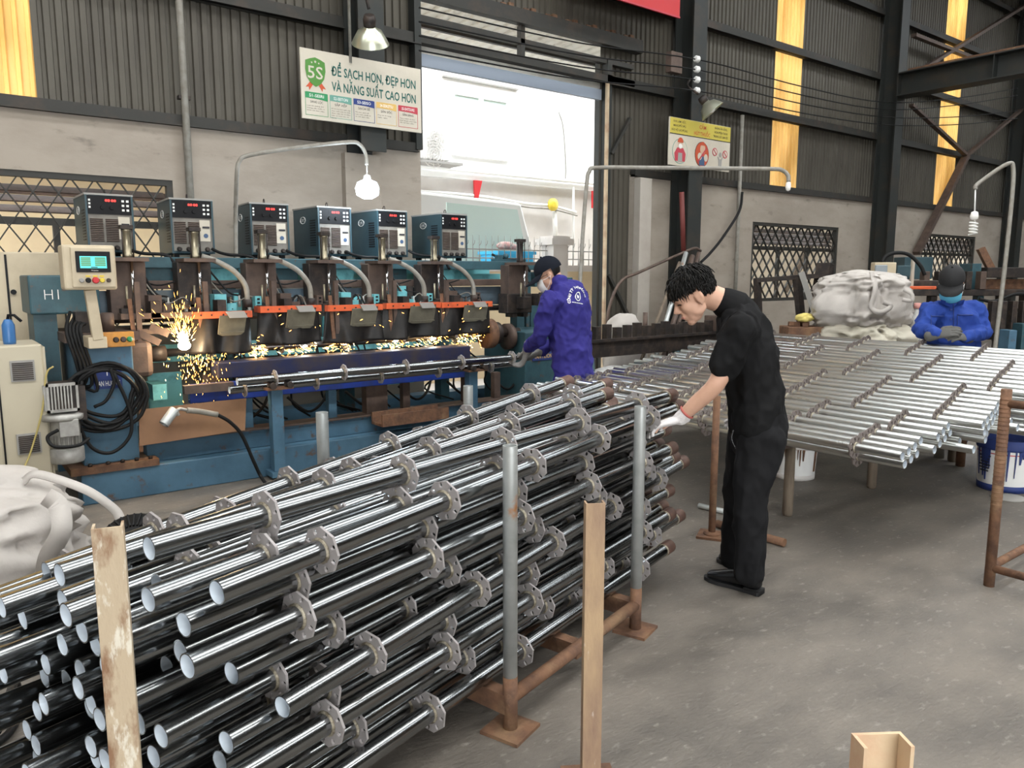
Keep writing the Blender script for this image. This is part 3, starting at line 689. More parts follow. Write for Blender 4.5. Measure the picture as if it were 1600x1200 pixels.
# beige operator panel on its arm
op = part(G().box(.72, 1.02, 5.50, 5.66, 1.455, 1.735), 'operator_panel', M['beige'], bevel=.014)
part(G().box(.765, 1.01, 5.488, 5.50, 1.47, 1.72), 'panel_front', M['beige'], op, bevel=.006)
part(G().box(.79, .985, 5.478, 5.488, 1.565, 1.695), 'touch_screen_bezel', M['black'], op, bevel=.003)
part(G().box(.812, .962, 5.475, 5.478, 1.59, 1.665), 'touch_screen', M['screen'], op)
for xa, xb in ((.818, .872), (.896, .955)):
    for q in range(5): part(G().box(xa, xb, 5.4735, 5.475, 1.605+q*.011, 1.613+q*.011), 'screen_table_row', M['screen2'], op)
part(G().box(.872, .908, 5.4735, 5.475, 1.593, 1.598), 'screen_table_row', M['inkb'], op)
part_t(place(text_fit('Weinview', .04, .008, M['inkw']), (.872, 5.4775, 1.573), (1,0,0), (0,0,1)), 'screen_lettering', op)
for x, m, r in ((.815, M['greytop'], .014), (.852, M['black'], .016), (.893, M['red'], .020), (.93, M['yellow'], .015), (.967, M['darkiron'], .013)):
    part(G().lathe([(r,0),(r,.016),(r*.8,.024)], (x, 5.488, 1.515), (0,-1,0), 16), 'push_button', m, op)
for x in (.852, .893, .93): part(G().box(x-.013, x+.013, 5.484, 5.488, 1.536, 1.546), 'button_tag', M['yellow'], op)
part(G().bar((.87, 5.58, 1.455), (.90, 5.60, 1.13), .065, .05, up=(0,1,0)), 'panel_arm', M['beige'], op, bevel=.006)
part(G().box(.84, .95, 5.58, 5.80, 1.075, 1.15), 'panel_arm_bracket', M['beige'], op, bevel=.006)
bb = part(G().box(.955, 1.145, 5.74, 5.80, 1.065, 1.165), 'start_button_box', mat('orange_button_box', (.62,.28,.05), .5, 0, (.30,.14,.05), 8, (.45,.65)), bevel=.006)
for x, m in ((1.03, M['darkiron']), (1.075, M['brown']), (1.115, M['green'])): part(G().lathe([(.019,0),(.019,.01),(.013,.012),(.013,.022)], (x, 5.74, 1.115), (0,-1,0), 14), 'push_button', m, bb)
part_t(place(text_fit('TH', .02, .02, M['inkw']), (1.12, 5.716, 1.105), (1,0,0), (0,0,1)), 'button_mark', bb)

# ------------------------------------------------------------------ welding power sources on the shelf
def build_welder():
    t = thing('welding_power_source', (0,0,0), 'x', 'welder', 'welding power sources on the machine shelf')
    w, d, h = .33, .52, .47
    P = lambda g, n, m, par=t, bv=0.0: g.build(n, m, par, bv)
    P(G().box(-w/2, w/2, .012, d, .03, h-.012), 'case', M['welder'], bv=.006)
    P(G().box(-w/2-.004, w/2+.004, 0, d+.004, h-.014, h), 'top_cover', M['greytop'])
    f = P(G().box(-w/2+.012, w/2-.012, .002, .012, .05, h-.03), 'front_panel', M['welderface'])
    P(G().box(-w/2, -w/2+.014, -.006, .02, .03, h-.014), 'front_edge_trim', M['welder']); P(G().box(w/2-.014, w/2, -.006, .02, .03, h-.014), 'front_edge_trim', M['welder'])
    cp = P(G().box(-w/2+.014, w/2-.014, -.004, .004, h-.155, h-.02), 'control_panel', M['black'], f)
    P(G().box(-.055, .005, -.006, -.004, h-.062, h-.035), 'digital_display', M['black'], f)
    for q in range(2): P(place_g(text_fit('88', .035, .018, M['glow_red'], .02), (-.03+q*.04 if q == 0 else .012, -.0065, h-.06)), 'led_digits', None, f)
    for q in range(3): P(G().box(-w/2+.022, -w/2+.036, -.006, -.004, h-.06-q*.026, h-.045-q*.026), 'indicator_window', M['inkw'], f)
    for q in range(2): P(G().lathe([(.016,0),(.014,.014)], (-.05+q*.065, -.004, h-.105), (0,-1,0), 14), 'dial_knob', M['black'], f)
    for a in range(2):
        for b in range(3): P(G().box(.085+a*.032, .103+a*.032, -.006, -.004, h-.06-b*.034, h-.044-b*.034), 'key_button', M['inkw'], f)
    for q in range(2):
        gx = -w/2+.024+q*.105
        for k in range(13): P(G().obox((gx+.045, -.004, .115+k*.0135), (.088, .012, .004), Matrix.Rotation(R(-30), 3, 'X')), 'louvre', M['brown'], f)
    P(G().box(.055, .135, -.001, .003, .13, .30), 'data_plate', M['offwhite'], f)
    P(G().box(.075, .13, -.006, -.001, .235, .25), 'plate_switch', M['inkb'], f)
    P(G().lathe([(.018,0),(.018,.003)], (.10, -.001, .175), (0,-1,0), 16), 'plate_emblem', M['signblue'], f)
    for q in range(4): P(G().lathe([(.02,0),(.018,.02),(.012,.03)], (-.11+q*.072, .0, .065), (0,-1,0), 12), 'output_socket', M['darkiron'], f)
    for q in range(11): P(G().box(-w/2-.003, -w/2, .05, .16, .12+q*.022, .13+q*.022), 'side_vent', M['black'])
    em = G().tube([(-w/2-.004, .30+.055*math.cos(R(a*20)), .355+.03*math.sin(R(a*20))) for a in range(18)], .003, 5, closed=True)
    P(em, 'maker_emblem_ring', M['inkw'])
    me = place(text_fit('OTC', .07, .026, M['inkw'], .02), (-w/2-.003, .335, .343), (0,-1,0), (0,0,1)); link('maker_lettering', me, t)
    P(G().tube([(0, .15+.018*math.cos(R(a*30)), h+.022+.022*math.sin(R(a*30))) for a in range(12)], .004, 6, closed=True), 'lifting_eye', M['darkiron'])
    for sx in (-1, 1):
        for yy in (.06, d-.08): P(G().box(sx*.12-.02, sx*.12+.02, yy, yy+.05, 0, .03), 'foot', M['black'])
    return t
def place_g(me, o):
    class _W:
        def build(self, n, m, par, bv): return link(n, place(me, o, (1,0,0), (0,0,1)), par)
    return _W()
def dup(root, loc, rz=0.0):
    r = root.copy(); COL.objects.link(r); r.location = loc; r.rotation_euler = (0, 0, rz)
    for ch in root.children:
        c = ch.copy(); COL.objects.link(c); c.parent = r
        for g2 in ch.children: d = g2.copy(); COL.objects.link(d); d.parent = c
    return r
w0 = build_welder()
wl = ['dark teal welding power source behind the beige control panel, nearest the lattice window',
      'dark teal welding power source at the right edge of the lattice window',
      'dark teal welding power source crossed by the thin lamp pole',
      'dark teal welding power source just left of the glowing lamp',
      'dark teal welding power source under the glowing lamp',
      'dark teal welding power source in front of the open gate']
for i, x in enumerate((1.21, 1.81, 2.45, 3.05, 3.64, 4.34)):
    o = w0 if i == 0 else dup(w0, (0,0,0))
    o.location = (x, 6.62, 1.69); o['label'] = wl[i]
    if i: o.rotation_euler = (0, 0, R((0, -3, -4, 2, 2, 3)[i]))
for k, (x, z) in enumerate(((1.30, 1.70), (1.95, 1.70), (2.58, 1.70), (3.15, 1.70), (3.80, 1.72), (4.8, 1.70))):
    p = [(x, 6.60, z+.06), (x+.04, 6.54, z+.03), (x+.1, 6.45, z+.01), (x+.25, 6.40, z-.005), (x+.32, 6.36, z-.12)]
    part(G().tube(curve_pts(p, 5), .013, 7), 'power_lead', M['rubber'])
bundle = G()
part(G().box(4.7, 5.1, 6.40, 6.48, 1.685, 1.71).box(4.74, 4.8, 6.41, 6.47, 1.71, 1.75).ball((4.86, 6.44, 1.74), .03, 10, 6), 'regulator', M['teal'])
# second control box right of the machine, on its upright
jb2 = rect(912, 434, 925, 464, 6.5)
part(G().box(5.52, 5.85, 6.5, 6.66, 1.24, 1.52), 'rear_switch_box', M['teal'], bevel=.008)
part(G().box(5.3, 5.42, 6.5, 6.62, 1.42, 1.58), 'rear_switch_box', M['teal'], bevel=.008)
part(G().box(5.25, 5.9, 6.52, 6.62, .9, 1.24).box(5.2, 5.26, 6.52, 6.62, 0, 1.6), 'rear_bracket', M['teal'])
part(G().box(4.70, 5.02, 6.2, 6.36, 1.16, 1.36), 'end_carriage', M['darkiron'], bevel=.01)
part(G().box(4.78, 4.84, 6.22, 6.34, 1.12, 1.18).box(4.92, 4.98, 6.22, 6.34, 1.12, 1.18), 'end_carriage_foot', M['darkiron'])

# ------------------------------------------------------------------ cabinets, motor, coil, small things at the head end
cb = thing('control_cabinet', (.45, 5.8, 0), 'cream floor cabinet with two square vents beside the machine column', 'cabinet')
G().box(-.20, .585, 5.60, 6.05, .0, 1.12).build('cabinet_body', M['cream'], cb, bevel=.012)
G().box(.335, .345, 5.594, 5.60, .1, 1.08).build('door_gap', M['black'], cb)
G().box(.50, .60, 5.62, 6.0, .1, 1.10).build('cabinet_side_lip', M['cream'], cb)
for z in (.96, .50):
    v = G().box(.405, .535, 5.588, 5.60, z-.065, z+.065).build('vent_frame', M['greytop'], cb)
    for q in range(9): G().box(.415, .525, 5.582, 5.588, z-.055+q*.0125, z-.048+q*.0125).build('vent_slat', M['darkiron'], v)
cb2 = thing('tall_cabinet', (.7, 7.0, 0), 'tall beige cabinet standing in front of the lattice window', 'cabinet')
G().box(.30, .90, 6.95, 7.35, 0, 1.72).build('cabinet_body', M['beige'], cb2, bevel=.01)
G().box(.53, .545, 6.943, 6.95, .1, 1.70).build('door_gap', M['black'], cb2)
G().lathe([(.02,0),(.02,.02)], (.57, 6.95, 1.42), (0,-1,0), 10).build('cabinet_latch', M['black'], cb2)
sp = thing('spray_bottle', (.425, 5.75, 1.12), 'small blue bottle with black nozzle on the cream cabinet', 'bottle')
G().lathe([(.034,0),(.036,.02),(.036,.12),(.022,.15),(.015,.155)], (.425, 5.72, 1.12), n=18).build('bottle_body', mat('blue_can', (.04,.14,.34), .35), sp)
G().tube([(.425,5.72,1.27),(.43,5.72,1.30),(.46,5.70,1.30),(.495,5.69,1.26)], .009, 8).build('nozzle', M['black'], sp)

mt = thing('gear_motor', (.70, 5.5, .4), 'silver aluminium gear motor mounted vertically beside the blue column', 'motor')
mx, my = .665, 5.62
gb = G().box(mx-.085, mx+.085, my-.085, my+.085, .69, .87).build('gearbox', M['darkiron'], mt, bevel=.012)
for q in range(7): G().box(mx-.065+q*.018, mx-.057+q*.018, my-.105, my-.085, .70, .86).build('cooling_fin', M['alu'], gb)
for q in range(6): G().box(mx-.10, mx-.085, my-.07+q*.024, my-.06+q*.024, .70, .86).build('cooling_fin', M['alu'], gb)
for zz_ in (.69, .855): G().box(mx-.088, mx+.088, my-.10, my-.084, zz_, zz_+.018).build('gearbox_rim', M['alu'], gb)
for xx_ in (-.088, .074): G().box(mx+xx_, mx+xx_+.014, my-.10, my-.084, .69, .873).build('gearbox_rim', M['alu'], gb)
G().lathe([(.05,0),(.12,.0),(.125,.01),(.125,.035),(.07,.05)], (mx, my, .63), n=28).build('flange', M['alu'], mt)
mb = G().lathe([(.075,.0),(.085,.01),(.085,.17),(.08,.18)], (mx+.01, my, .45), n=22).build('motor_body', M['alu'], mt)
for q in range(10): a = R(200+q*14); G().obox((mx+.01+.09*math.cos(a), my+.09*math.sin(a), .50), (.018, .005, .07), Matrix.Rotation(a, 3, 'Z')).build('cooling_fin', M['alu'], mb)
G().box(mx-.035, mx+.075, my-.115, my-.08, .53, .64).build('terminal_box', M['alu'], mb, bevel=.004)
G().lathe([(.095,0),(.10,.01),(.10,.09),(.07,.10)], (mx+.01, my, .35), n=22).build('fan_cowl', M['alu'], mt)
G().tube(curve_pts([(mx-.04,my-.1,.58),(mx-.10,my-.09,.54),(mx-.07,my-.12,.48),(mx+.06,my-.12,.47),(mx+.13,my-.08,.50)], 6), .011, 8).build('motor_cable', M['rubber'], mt)
G().box(mx+.08, .80, my-.05, my+.2, .62, .84).build('mounting_plate', M['darkiron'], mt)

cc = G()
c0 = Vector((.935, 5.72, .76))
for k in range(6):
    rr = random.Random(k+3); rx, rz = .17+.022*k*.7, .165+.02*k*.6; ph = rr.random()
    n = 36
    cc.tube([c0+Vector((rx*math.cos(2*math.pi*i/n)+.01*math.sin(3*ph+i*.3), -.012*k*.6+.02*math.sin(i*.35+k), rz*math.sin(2*math.pi*i/n)+.012*math.cos(i*.5+k)-.02*(k % 3))) for i in range(n)], .0125, 8, closed=True)
cc.tube(curve_pts([(.80,5.68,.86),(.76,5.66,.62),(.82,5.67,.42),(.94,5.67,.36),(1.06,5.67,.46),(1.07,5.67,.64),(.99,5.67,.90)], 8), .0115, 8)
cc.tube(curve_pts([(.97,5.66,.93),(.985,5.66,.83),(.93,5.66,.72),(.86,5.68,.68)], 8), .0115, 8)
cc.build('cable_coil', M['rubber'], label='coil of thick black cable hanging on the blue machine column', cat='cable')
G().tube(curve_pts([(.63,5.55,.98),(.59,5.56,.93),(.55,5.56,.7),(.47,5.56,.45),(.40,5.5,.30),(.36,5.45,.02)], 6), .006, 6).build('extension_cable', mat('yellow_cord_sheath', (.42,.34,.12), .6), label='thin yellow cord hanging down the cream cabinet', cat='cord')

# cardboard sheet, torch, tube off-cut
bd = thing('cardboard_sheet', (1.4, 5.70, .2), 'brown cardboard sheet leaning on the machine base below the sparks', 'cardboard')
P = [onz(u, v, 0) for u, v in ((0,0),)]
cp = [ony(217, 640, 5.72), ony(385, 622, 5.72), ony(383, 672, 5.66), ony(218, 697, 5.66)]
g = G(); n = (cp[1]-cp[0]).cross(cp[3]-cp[0]).normalized()*.006
g._add(cp+[p+n for p in cp], [(0,1,2,3),(7,6,5,4),(0,4,5,1),(1,5,6,2),(2,6,7,3),(3,7,4,0)]); g.build('sheet', M['cardboard'], bd)
tp = [ony(u, v, 5.60) for u, v in ((292,641),(312,643),(340,648),(360,660),(378,680),(396,720),(408,745))]+[onz(420, 760, .02), onz(440, 772, .02), onz(452, 780, .02)]
tor = thing('welding_torch', tp[0], 'hand welding torch with grey hose lying over the cardboard', 'torch')
G().tube(curve_pts(tp[2:], 6), .013, 8).build('torch_hose', M['rubber'], tor)
G().tube(curve_pts(tp[:3], 6), [.02]*13, 10).build('torch_handle', M['greywire'], tor)
G().tube(curve_pts([ony(279,649,5.58), ony(276,643,5.58), ony(281,639,5.59), ony(292,641,5.60)], 5), .012, 8).build('torch_neck', M['alu'], tor)
a, b = ony(256, 663, 5.57), ony(273, 640, 5.60)
G().cyl(a, b, .034, n=18, caps=(False, True)).cyl(a, b, .03, n=18, caps=(False, False)).build('steel_tube_offcut', M['zincpost'], label='short silver tube off-cut resting against the cardboard sheet', cat='tube')
# things on the floor at the machine base
G().tube([onz(343, 752)+Vector((.05*math.cos(R(a*24)), 0, .05+.05*math.sin(R(a*24)))) for a in range(15)], .008, 8, closed=True).build('steel_ring', M['alu'], label='small steel ring lying under the machine base rail', cat='ring')
p = onz(383, 745); G().box(p.x-.12, p.x+.12, p.y-.04, p.y+.05, 0, .07).build('wood_block', M['wood'], label='small brown wooden block under the machine base rail', cat='block', bevel=.004)

# ------------------------------------------------------------------ arc, sparks
ac0 = ony(288, 540, 5.90)
part(G().ball(ac0, .036, 12, 8, sq=(1.25,1,.95)), 'weld_arc', M['arc'])
al = bpy.data.lights.new('arc_light', 'POINT'); al.energy = 18; al.color = (1, .72, .42); al.shadow_soft_size = .04
alo = bpy.data.objects.new('arc_light', al); COL.objects.link(alo); alo.location = ac0+Vector((0, -.06, .02))
def streaks(name, m, items, label):
    g = G()
    for p, d, r in items:
        p = Vector(p); d = Vector(d); a = d.orthogonal().normalized()*r; b = d.cross(a).normalized()*r
        g._add([p, p+d*.5+a, p+d*.5-a*.5+b*.87, p+d*.5-a*.5-b*.87, p+d], [(0,2,1),(0,3,2),(0,1,3),(4,1,2),(4,2,3),(4,3,1)])
    o = g.build(name, m); tag(o, label, 'sparks', kind='stuff')
rs = random.Random(11); it = []; itw = []
for k in range(300):      # fan thrown upward
    a = rs.gauss(math.pi*.55, .30); L = abs(rs.gauss(0, .155)); q = ac0+Vector((math.cos(a)*L, rs.uniform(-.08, .05), math.sin(a)*L))
    d = Vector((math.cos(a)+rs.gauss(0,.1), 0, math.sin(a)+rs.gauss(0,.1))).normalized()*rs.uniform(.012, .05)
    (itw if L < .09 else it).append((q, d, rs.uniform(.0012, .003)))
for k in range(260):      # falling curtain below the arc
    x = ac0.x + .10+rs.gauss(0, .10); dz = abs(rs.gauss(0, .19)); q = Vector((x+rs.gauss(0,.02), 5.9+rs.uniform(-.12,.05), ac0.z-.06-dz))
    d = Vector((rs.gauss(0,.3), 0, -1)).normalized()*rs.uniform(.008, .028); (itw if rs.random() < .2 else it).append((q, d, rs.uniform(.001, .0028)))
for x0, x1 in ((2.06,2.2),(2.35,2.6),(2.72,2.95),(3.2,3.45),(3.55,3.9),(4.0,4.3)):
    for k in range(110):
        q = Vector((rs.uniform(x0, x1), rs.uniform(6.0, 6.25), .985-abs(rs.gauss(0, .055)))); an = rs.gauss(2.6, .5)
        d = Vector((math.cos(an), 0, math.sin(an))).normalized()*rs.uniform(.012, .05); (itw if rs.random() < .35 else it).append((q, d, rs.uniform(.002, .0045)))
for k in range(60):
    q = Vector((rs.uniform(1.7, 4.4), rs.uniform(5.8, 6.1), rs.uniform(.9, 1.25))); it.append((q, Vector((rs.uniform(-.03,.03), 0, -.012)), .0028))
streaks('welding_sparks', M['spark'], it, 'orange welding sparks spraying from the weld stations')
streaks('bright_sparks', M['sparkw'], itw, 'white-hot welding sparks around the glowing arc')
for x in (2.86, 3.35, 2.5, 3.75):
    part(G().ball((x, 6.08, .965), .016, 10, 6, sq=(1.6,1,.7)), 'weld_arc', M['arc'])
    l2 = bpy.data.lights.new('arc_light', 'POINT'); l2.energy = 4; l2.color = (.7, .88, 1.0); l2.shadow_soft_size = .03
    o2 = bpy.data.objects.new('arc_light', l2); COL.objects.link(o2); o2.location = (x, 6.12, 1.02)
# ================================================================== SCAFFOLD UPRIGHTS
def rosette_mesh(RO, RI, hc, hl, hw, T=.0038):
    g = G(); n = 8
    def P(r, a): return (r*math.cos(a), r*math.sin(a))
    V = []; F = []; MI = []
    def addf(a): F.append(tuple(a)); MI.append(0)
    def vert(x, yz): V.append((x, yz[0], yz[1])); return len(V)-1
    for k in range(n):
        a0 = 2*math.pi*k/n; a1 = 2*math.pi*(k+1)/n; am = (a0+a1)/2
        c0 = P(RO, a0); c1 = P(RO, a1); mid = ((c0[0]+c1[0])/2, (c0[1]+c1[1])/2)
        i0, i1, im = P(RI, a0), P(RI, a1), P(RI, am)
        s0 = ((c0[0]+i0[0])/2, (c0[1]+i0[1])/2); s1 = ((c1[0]+i1[0])/2, (c1[1]+i1[1])/2)
        bnd = [i0, im, i1, s1, c1, mid, c0, s0]
        er, et = P(1, am), P(1, am+math.pi/2)
        # slot outline, same angular order as the boundary
        q = [(-.8,-.75),(-1,0),(-.8,.75),(0,1),(.8,.75),(1,0),(.8,-.75),(0,-1)]
        hole = [(er[0]*(hc+a*hl)+et[0]*b*hw, er[1]*(hc+a*hl)+et[1]*b*hw) for a, b in q]
        for x, flip in ((T, False), (-T, True)):
            B = [vert(x, p) for p in bnd]; Hh = [vert(x, p) for p in hole]
            for i in range(8):
                j = (i+1) % 8; f = (B[i], Hh[i], Hh[j], B[j]) if not flip else (B[j], Hh[j], Hh[i], B[i])
                addf(f)
            if flip: HB, BB = Hh, B
            else: HA, BA = Hh, B
        for i in range(8): j = (i+1) % 8; addf((HA[i], HB[i], HB[j], HA[j]))
        addf((BA[4], BA[5], BB[5], BB[4])); addf((BA[5], BA[6], BB[6], BB[5]))
    g.v = V; g.f = F; g.m = MI; g.sm = [False]*len(F)
    for sx in (1, -1):
        g.lathe([(RI, sx*T), (RI+.0062, sx*(T+.001)), (RI+.0052, sx*(T+.004)), (RI, sx*(T+.007))], (0,0,0), (1,0,0), 14, 1, (False, False))
    return g.mesh('rosette', [M['rosette'], M['weld']])
def tube_mesh(L, name, mm=None, r=.0301, ri=.0268):
    g = G(); n = 22; X = Vector((1,0,0))
    rg = lambda x, rr: g.ring((x,0,0), Vector((0,rr,0)), Vector((0,0,rr)), n)
    g.rings([rg(0, ri), rg(0, r)], 0, (False, False), False); g.rings([rg(0, r), rg(L*.5, r), rg(L, r)], 0, (False, False))
    g.rings([rg(L, r), rg(L, ri)], 0, (False, False), False); g.rings([rg(L, ri), rg(0, ri)], 1, (False, False))
    return g.mesh(name, [mm or M['zinc'], M['zincin']])
ROS = rosette_mesh(.0655, .0300, .0505, .0092, .0066); T24 = tube_mesh(2.40, 'upright_tube'); T26 = tube_mesh(2.62, 'upright_tube')
ZB = mat('fresh_zinc_pipe', (.72,.73,.71), .27, 1.0, (.58,.585,.57), 4, (.35,.7), (.78,.75,.66), 2.0, (.6,.75), stretch=(.5,5,5), rough2=.34)
T30 = tube_mesh(3.0, 'upright_tube', ZB, .0246, .0214)
ROS2 = rosette_mesh(.0640, .0245, .0450, .0112, .0070); ROS2.materials[0] = mat('dull_brown_rosette', (.145,.122,.11), .6, .35, (.19,.16,.15), 12, (.4,.7), bump=.1)
SPG = G().lathe([(.0265,0),(.0340,.0),(.0345,.01),(.0345,.080),(.029,.09),(.023,.09),(.023,.06)], (0,0,0), (1,0,0), 16).mesh('spigot', [M['spigot']])
SPR = G().lathe([(.0301,0),(.0333,.003),(.0333,.012),(.0301,.015)], (0,0,0), (1,0,0), 16, caps=(False, False)).mesh('spigot_weld_ring', [M['weld']])
rp = random.Random(21)
def upright(p, d, L, label, group, spig=True, first=.25, step=.5, roll=None):
    d = Vector(d).normalized(); y = Vector((0,0,1)).cross(d).normalized(); z = d.cross(y)
    o = bpy.data.objects.new('scaffold_upright', T24 if L < 2.5 else T26 if L < 2.8 else T30); COL.objects.link(o)
    m = (Matrix((d, y, z)).transposed() @ Matrix.Rotation(rp.uniform(0, 6.28) if roll is None else roll, 3, 'X')).to_4x4(); m.translation = p
    o.matrix_world = m
    tag(o, label, 'scaffold pole', group)
    x = first
    while x < L-.05:
        c = bpy.data.objects.new('rosette', ROS if L < 2.8 else ROS2); COL.objects.link(c); c.parent = o; c.location = (x, 0, 0); c.rotation_euler = (rp.uniform(0, .8), 0, 0)
        x += step
    if spig:
        for nm, me, xx in (('spigot', SPG, L-.02), ('spigot_weld_ring', SPR, L-.03)):
            c = bpy.data.objects.new(nm, me); COL.objects.link(c); c.parent = o; c.location = (xx, 0, 0)
    return o

# ------------------------------------------------------------------ the rack and its pile
PH = R(15.8); AX = Vector((math.cos(PH), math.sin(PH), 0)); NX = Vector((-math.sin(PH), math.cos(PH), 0))
def rk(s, n, z=0.0): return AX*s + NX*n + Vector((0,0,z))
PA, PB = Vector((1.485, 1.945, 0)), Vector((2.375, 2.205, 0))
PC, PD = Vector((1.25, 2.89, 0)), Vector((2.14, 3.15, 0))
rack = thing('pipe_rack', (1.8, 2.55, 0), 'steel storage rack of four grey posts holding the near pile of scaffold poles', 'rack')
for k, p in enumerate((PA, PB, PC, PD)):
    po = G().cyl(p+Vector((0,0,.01)), p+Vector((0,0,.20)), .0255, n=18).build('post_foot', M['rust'], rack)
    g = G(); g.cyl(p+Vector((0,0,.20)), p+Vector((0,0,1.0)), .0247, n=20, caps=(True, False)); g.cyl(p+Vector((0,0,1.0)), p+Vector((0,0,.9)), .0215, n=20, caps=(False, True)); g.lathe([(.0247,0),(.0215,0)], p+Vector((0,0,1.0)), n=20, caps=(False, False))
    g.build('rack_post', M['zincpost'], rack)
    G().obox(p+Vector((0,0,.006)), (.15, .15, .012), Matrix.Rotation(PH+R(4), 3, 'Z')).build('base_plate', M['rust'], rack)
for a, b in ((PA, PB), (PC, PD)): G().cyl(a+Vector((0,0,.12)), b+Vector((0,0,.12)), .0243, n=14).build('rack_rail', M['rust'], rack)
for a, b in ((PA, PC), (PB, PD)): G().bar(a+Vector((0,0,.10)), b+Vector((0,0,.10)), .05, .07).build('rack_crossbar', M['rust'], rack)
G().bar((PA+PB)/2+Vector((0,0,.10)), (PC+PD)/2+Vector((0,0,.10)), .05, .06).build('rack_crossbar', M['rust'], rack)
NC = 9; n0, pit = 1.568, .0945
for r in range(9):
    for c in range(NC - (r % 2)):
        n = n0+pit*c+(pit/2 if r % 2 else 0); f = (n-n0)/.85
        zz = .178+.085*r-.10*f*(r/8)
        s0 = .93-.26*f+rp.uniform(-.12, .10)
        if r == 8 and c == 0: s0 = .93
        if r == 8 and c == 1: s0 = .82
        if c == 0 and r in (1, 3, 4, 6): s0 += rp.uniform(-.02, .12)
        yaw = .035*(1-f)+rp.gauss(0, .0065); pt = rp.gauss(0, .0045)+.078*f*(r/8)**1.5
        if r == 8: pt += rp.uniform(.0, .014)
        if (r, c) in ((4, 0), (2, 0)): pt, yaw = .03 if r == 4 else -.02, .05
        d = (AX+NX*yaw+Vector((0,0,pt))).normalized(); mid = rk(s0+1.2, n+yaw*(s0+1.2-1.95), zz)
        upright(mid-d*1.2, d, 2.62, 'galvanised scaffold pole in the near rack pile, %s layer up, %s from the aisle side' % (ordw(r), ordw(c)), 'scaffold poles in the near rack pile', first=.31)
for k, (n, s0, z, pt) in enumerate(((1.66, .86, .938, .010), (1.93, .76, .885, .04), (2.05, .98, .87, .06), (2.22, .84, .85, .085))):
    d = (AX+NX*rp.gauss(0, .01)+Vector((0,0,pt))).normalized(); mid = rk(s0+1.2, n, z)
    upright(mid-d*1.2, d, 2.62, 'loose scaffold pole lying on top of the near rack pile, %s from the aisle side' % ordw(k), 'scaffold poles in the near rack pile', first=.31)

# ------------------------------------------------------------------ the low table and its heap of longer poles
tbl = thing('pole_table', (5.4, 3.4, 0), 'low work table on wooden legs carrying the wide heap of scaffold poles', 'table')
for yy in (2.74, 4.15): G().box(3.95, 7.1, yy-.03, yy+.03, .46, .53).build('table_beam', M['brown'], tbl)
for yy in (2.74, 4.15):
    for x in (4.36, 5.43, 6.75): G().lathe([(.030,0),(.034,.02),(.031,.46)], (x, yy, 0), n=10).build('table_leg', M['wood'], tbl)
PRO = ((3.85,.645),(4.15,.655),(4.4,.68),(5.35,.77),(6.15,.865),(6.95,.945))
def zt(x):
    for (xa, za), (xb, zb) in zip(PRO, PRO[1:]):
        if x <= xb: return za+(zb-za)*(x-xa)/(xb-xa)
    return PRO[-1][1]
def yend(k): return 1.80+.013*(k % 7)+(0, .03, -.04, .06, .0, .08, -.05, .04, .02)[(k//7) % 9]
K = 52
for k in range(K):
    x = 3.86+.0605*k; z = zt(x)-(.055 if k % 2 else 0)
    d = Vector((rp.gauss(0, .003), 1, rp.gauss(0, .002)))
    upright((x, yend(k), z), d, 3.0, 'scaffold pole on the low table heap, %s of its top layer from the aisle' % ordw(k), 'scaffold poles on the low table', spig=False)
kk = 0
for L in (1, 2, 3):
    x = 4.45
    while x < 7.0:
        z = zt(x)-.055-.088*L
        if z > .555:
            upright((x, 1.80+rp.uniform(-.03, .14), z), Vector((rp.gauss(0, .002), 1, 0)), 3.0, 'buried scaffold pole under the top layer of the table heap, %s from the aisle' % ordw(kk), 'scaffold poles on the low table', spig=False); kk += 1
        x += .118
# finished and waiting poles at the machine
up1 = upright((1.77, 5.57, .785), (1, 0, .004), 2.62, 'scaffold pole resting on the machine rollers, held by the worker in indigo', 'scaffold poles at the machine', first=.28, step=.555, spig=False)
up2 = upright((1.74, 5.66, .715), (1, 0, .004), 2.62, 'scaffold pole lying behind and below the one on the machine rollers', 'scaffold poles at the machine', first=.11, step=.56, spig=False)
# pipe in the chucks
wp = thing('weld_workpiece', (1.42, 6.1, .97), 'dark pipe turning between the chucks under the black curtains', 'pipe')
G().cyl((1.43, 6.1, .972), (4.36, 6.1, .978), .0300, n=18).build('workpiece_tube', mat('hot_dark_pipe', (.16,.15,.145), .3, .9), wp)
for k in range(5):
    c = link('rosette', ROS, wp); c.location = (1.75+.56*k, 6.1, .974)

# ------------------------------------------------------------------ posts in the foreground
def channel_post(p, yawdir, w, dep, H, name, label, webfront, m):
    t = thing(name, (p.x, p.y, 0), label, 'post')
    f = Vector(yawdir).normalized(); s = Vector((f.y, -f.x, 0))      # f points away from the camera, s to the right
    th = .005; o = Vector((p.x, p.y, 0))
    ux = s; uy = f
    if webfront: poly = [(-w/2,0),(w/2,0),(w/2,dep),(w/2-th,dep),(w/2-th,th),(-w/2+th,th),(-w/2+th,dep),(-w/2,dep)]
    else: poly = [(-w/2,0),(-w/2+th,0),(-w/2+th,dep-th),(w/2-th,dep-th),(w/2-th,0),(w/2,0),(w/2,dep),(-w/2,dep)]
    G().prism(poly, o+Vector((0,0,.01)), ux, uy, H-.01).build('post_channel', m, t)
    G().obox(o+uy*dep/2+Vector((0,0,.005)), (.16, .16, .01), Matrix.Rotation(math.atan2(f.y, f.x), 3, 'Z')).build('base_plate', M['rust'], t)
    return t
q = ondep(167, 825, 1.50); channel_post(q, (.25, 1, 0), .056, .04, q.z, 'rack_upright', 'pale worn channel post standing in front of the pole ends', True, M['timber'])
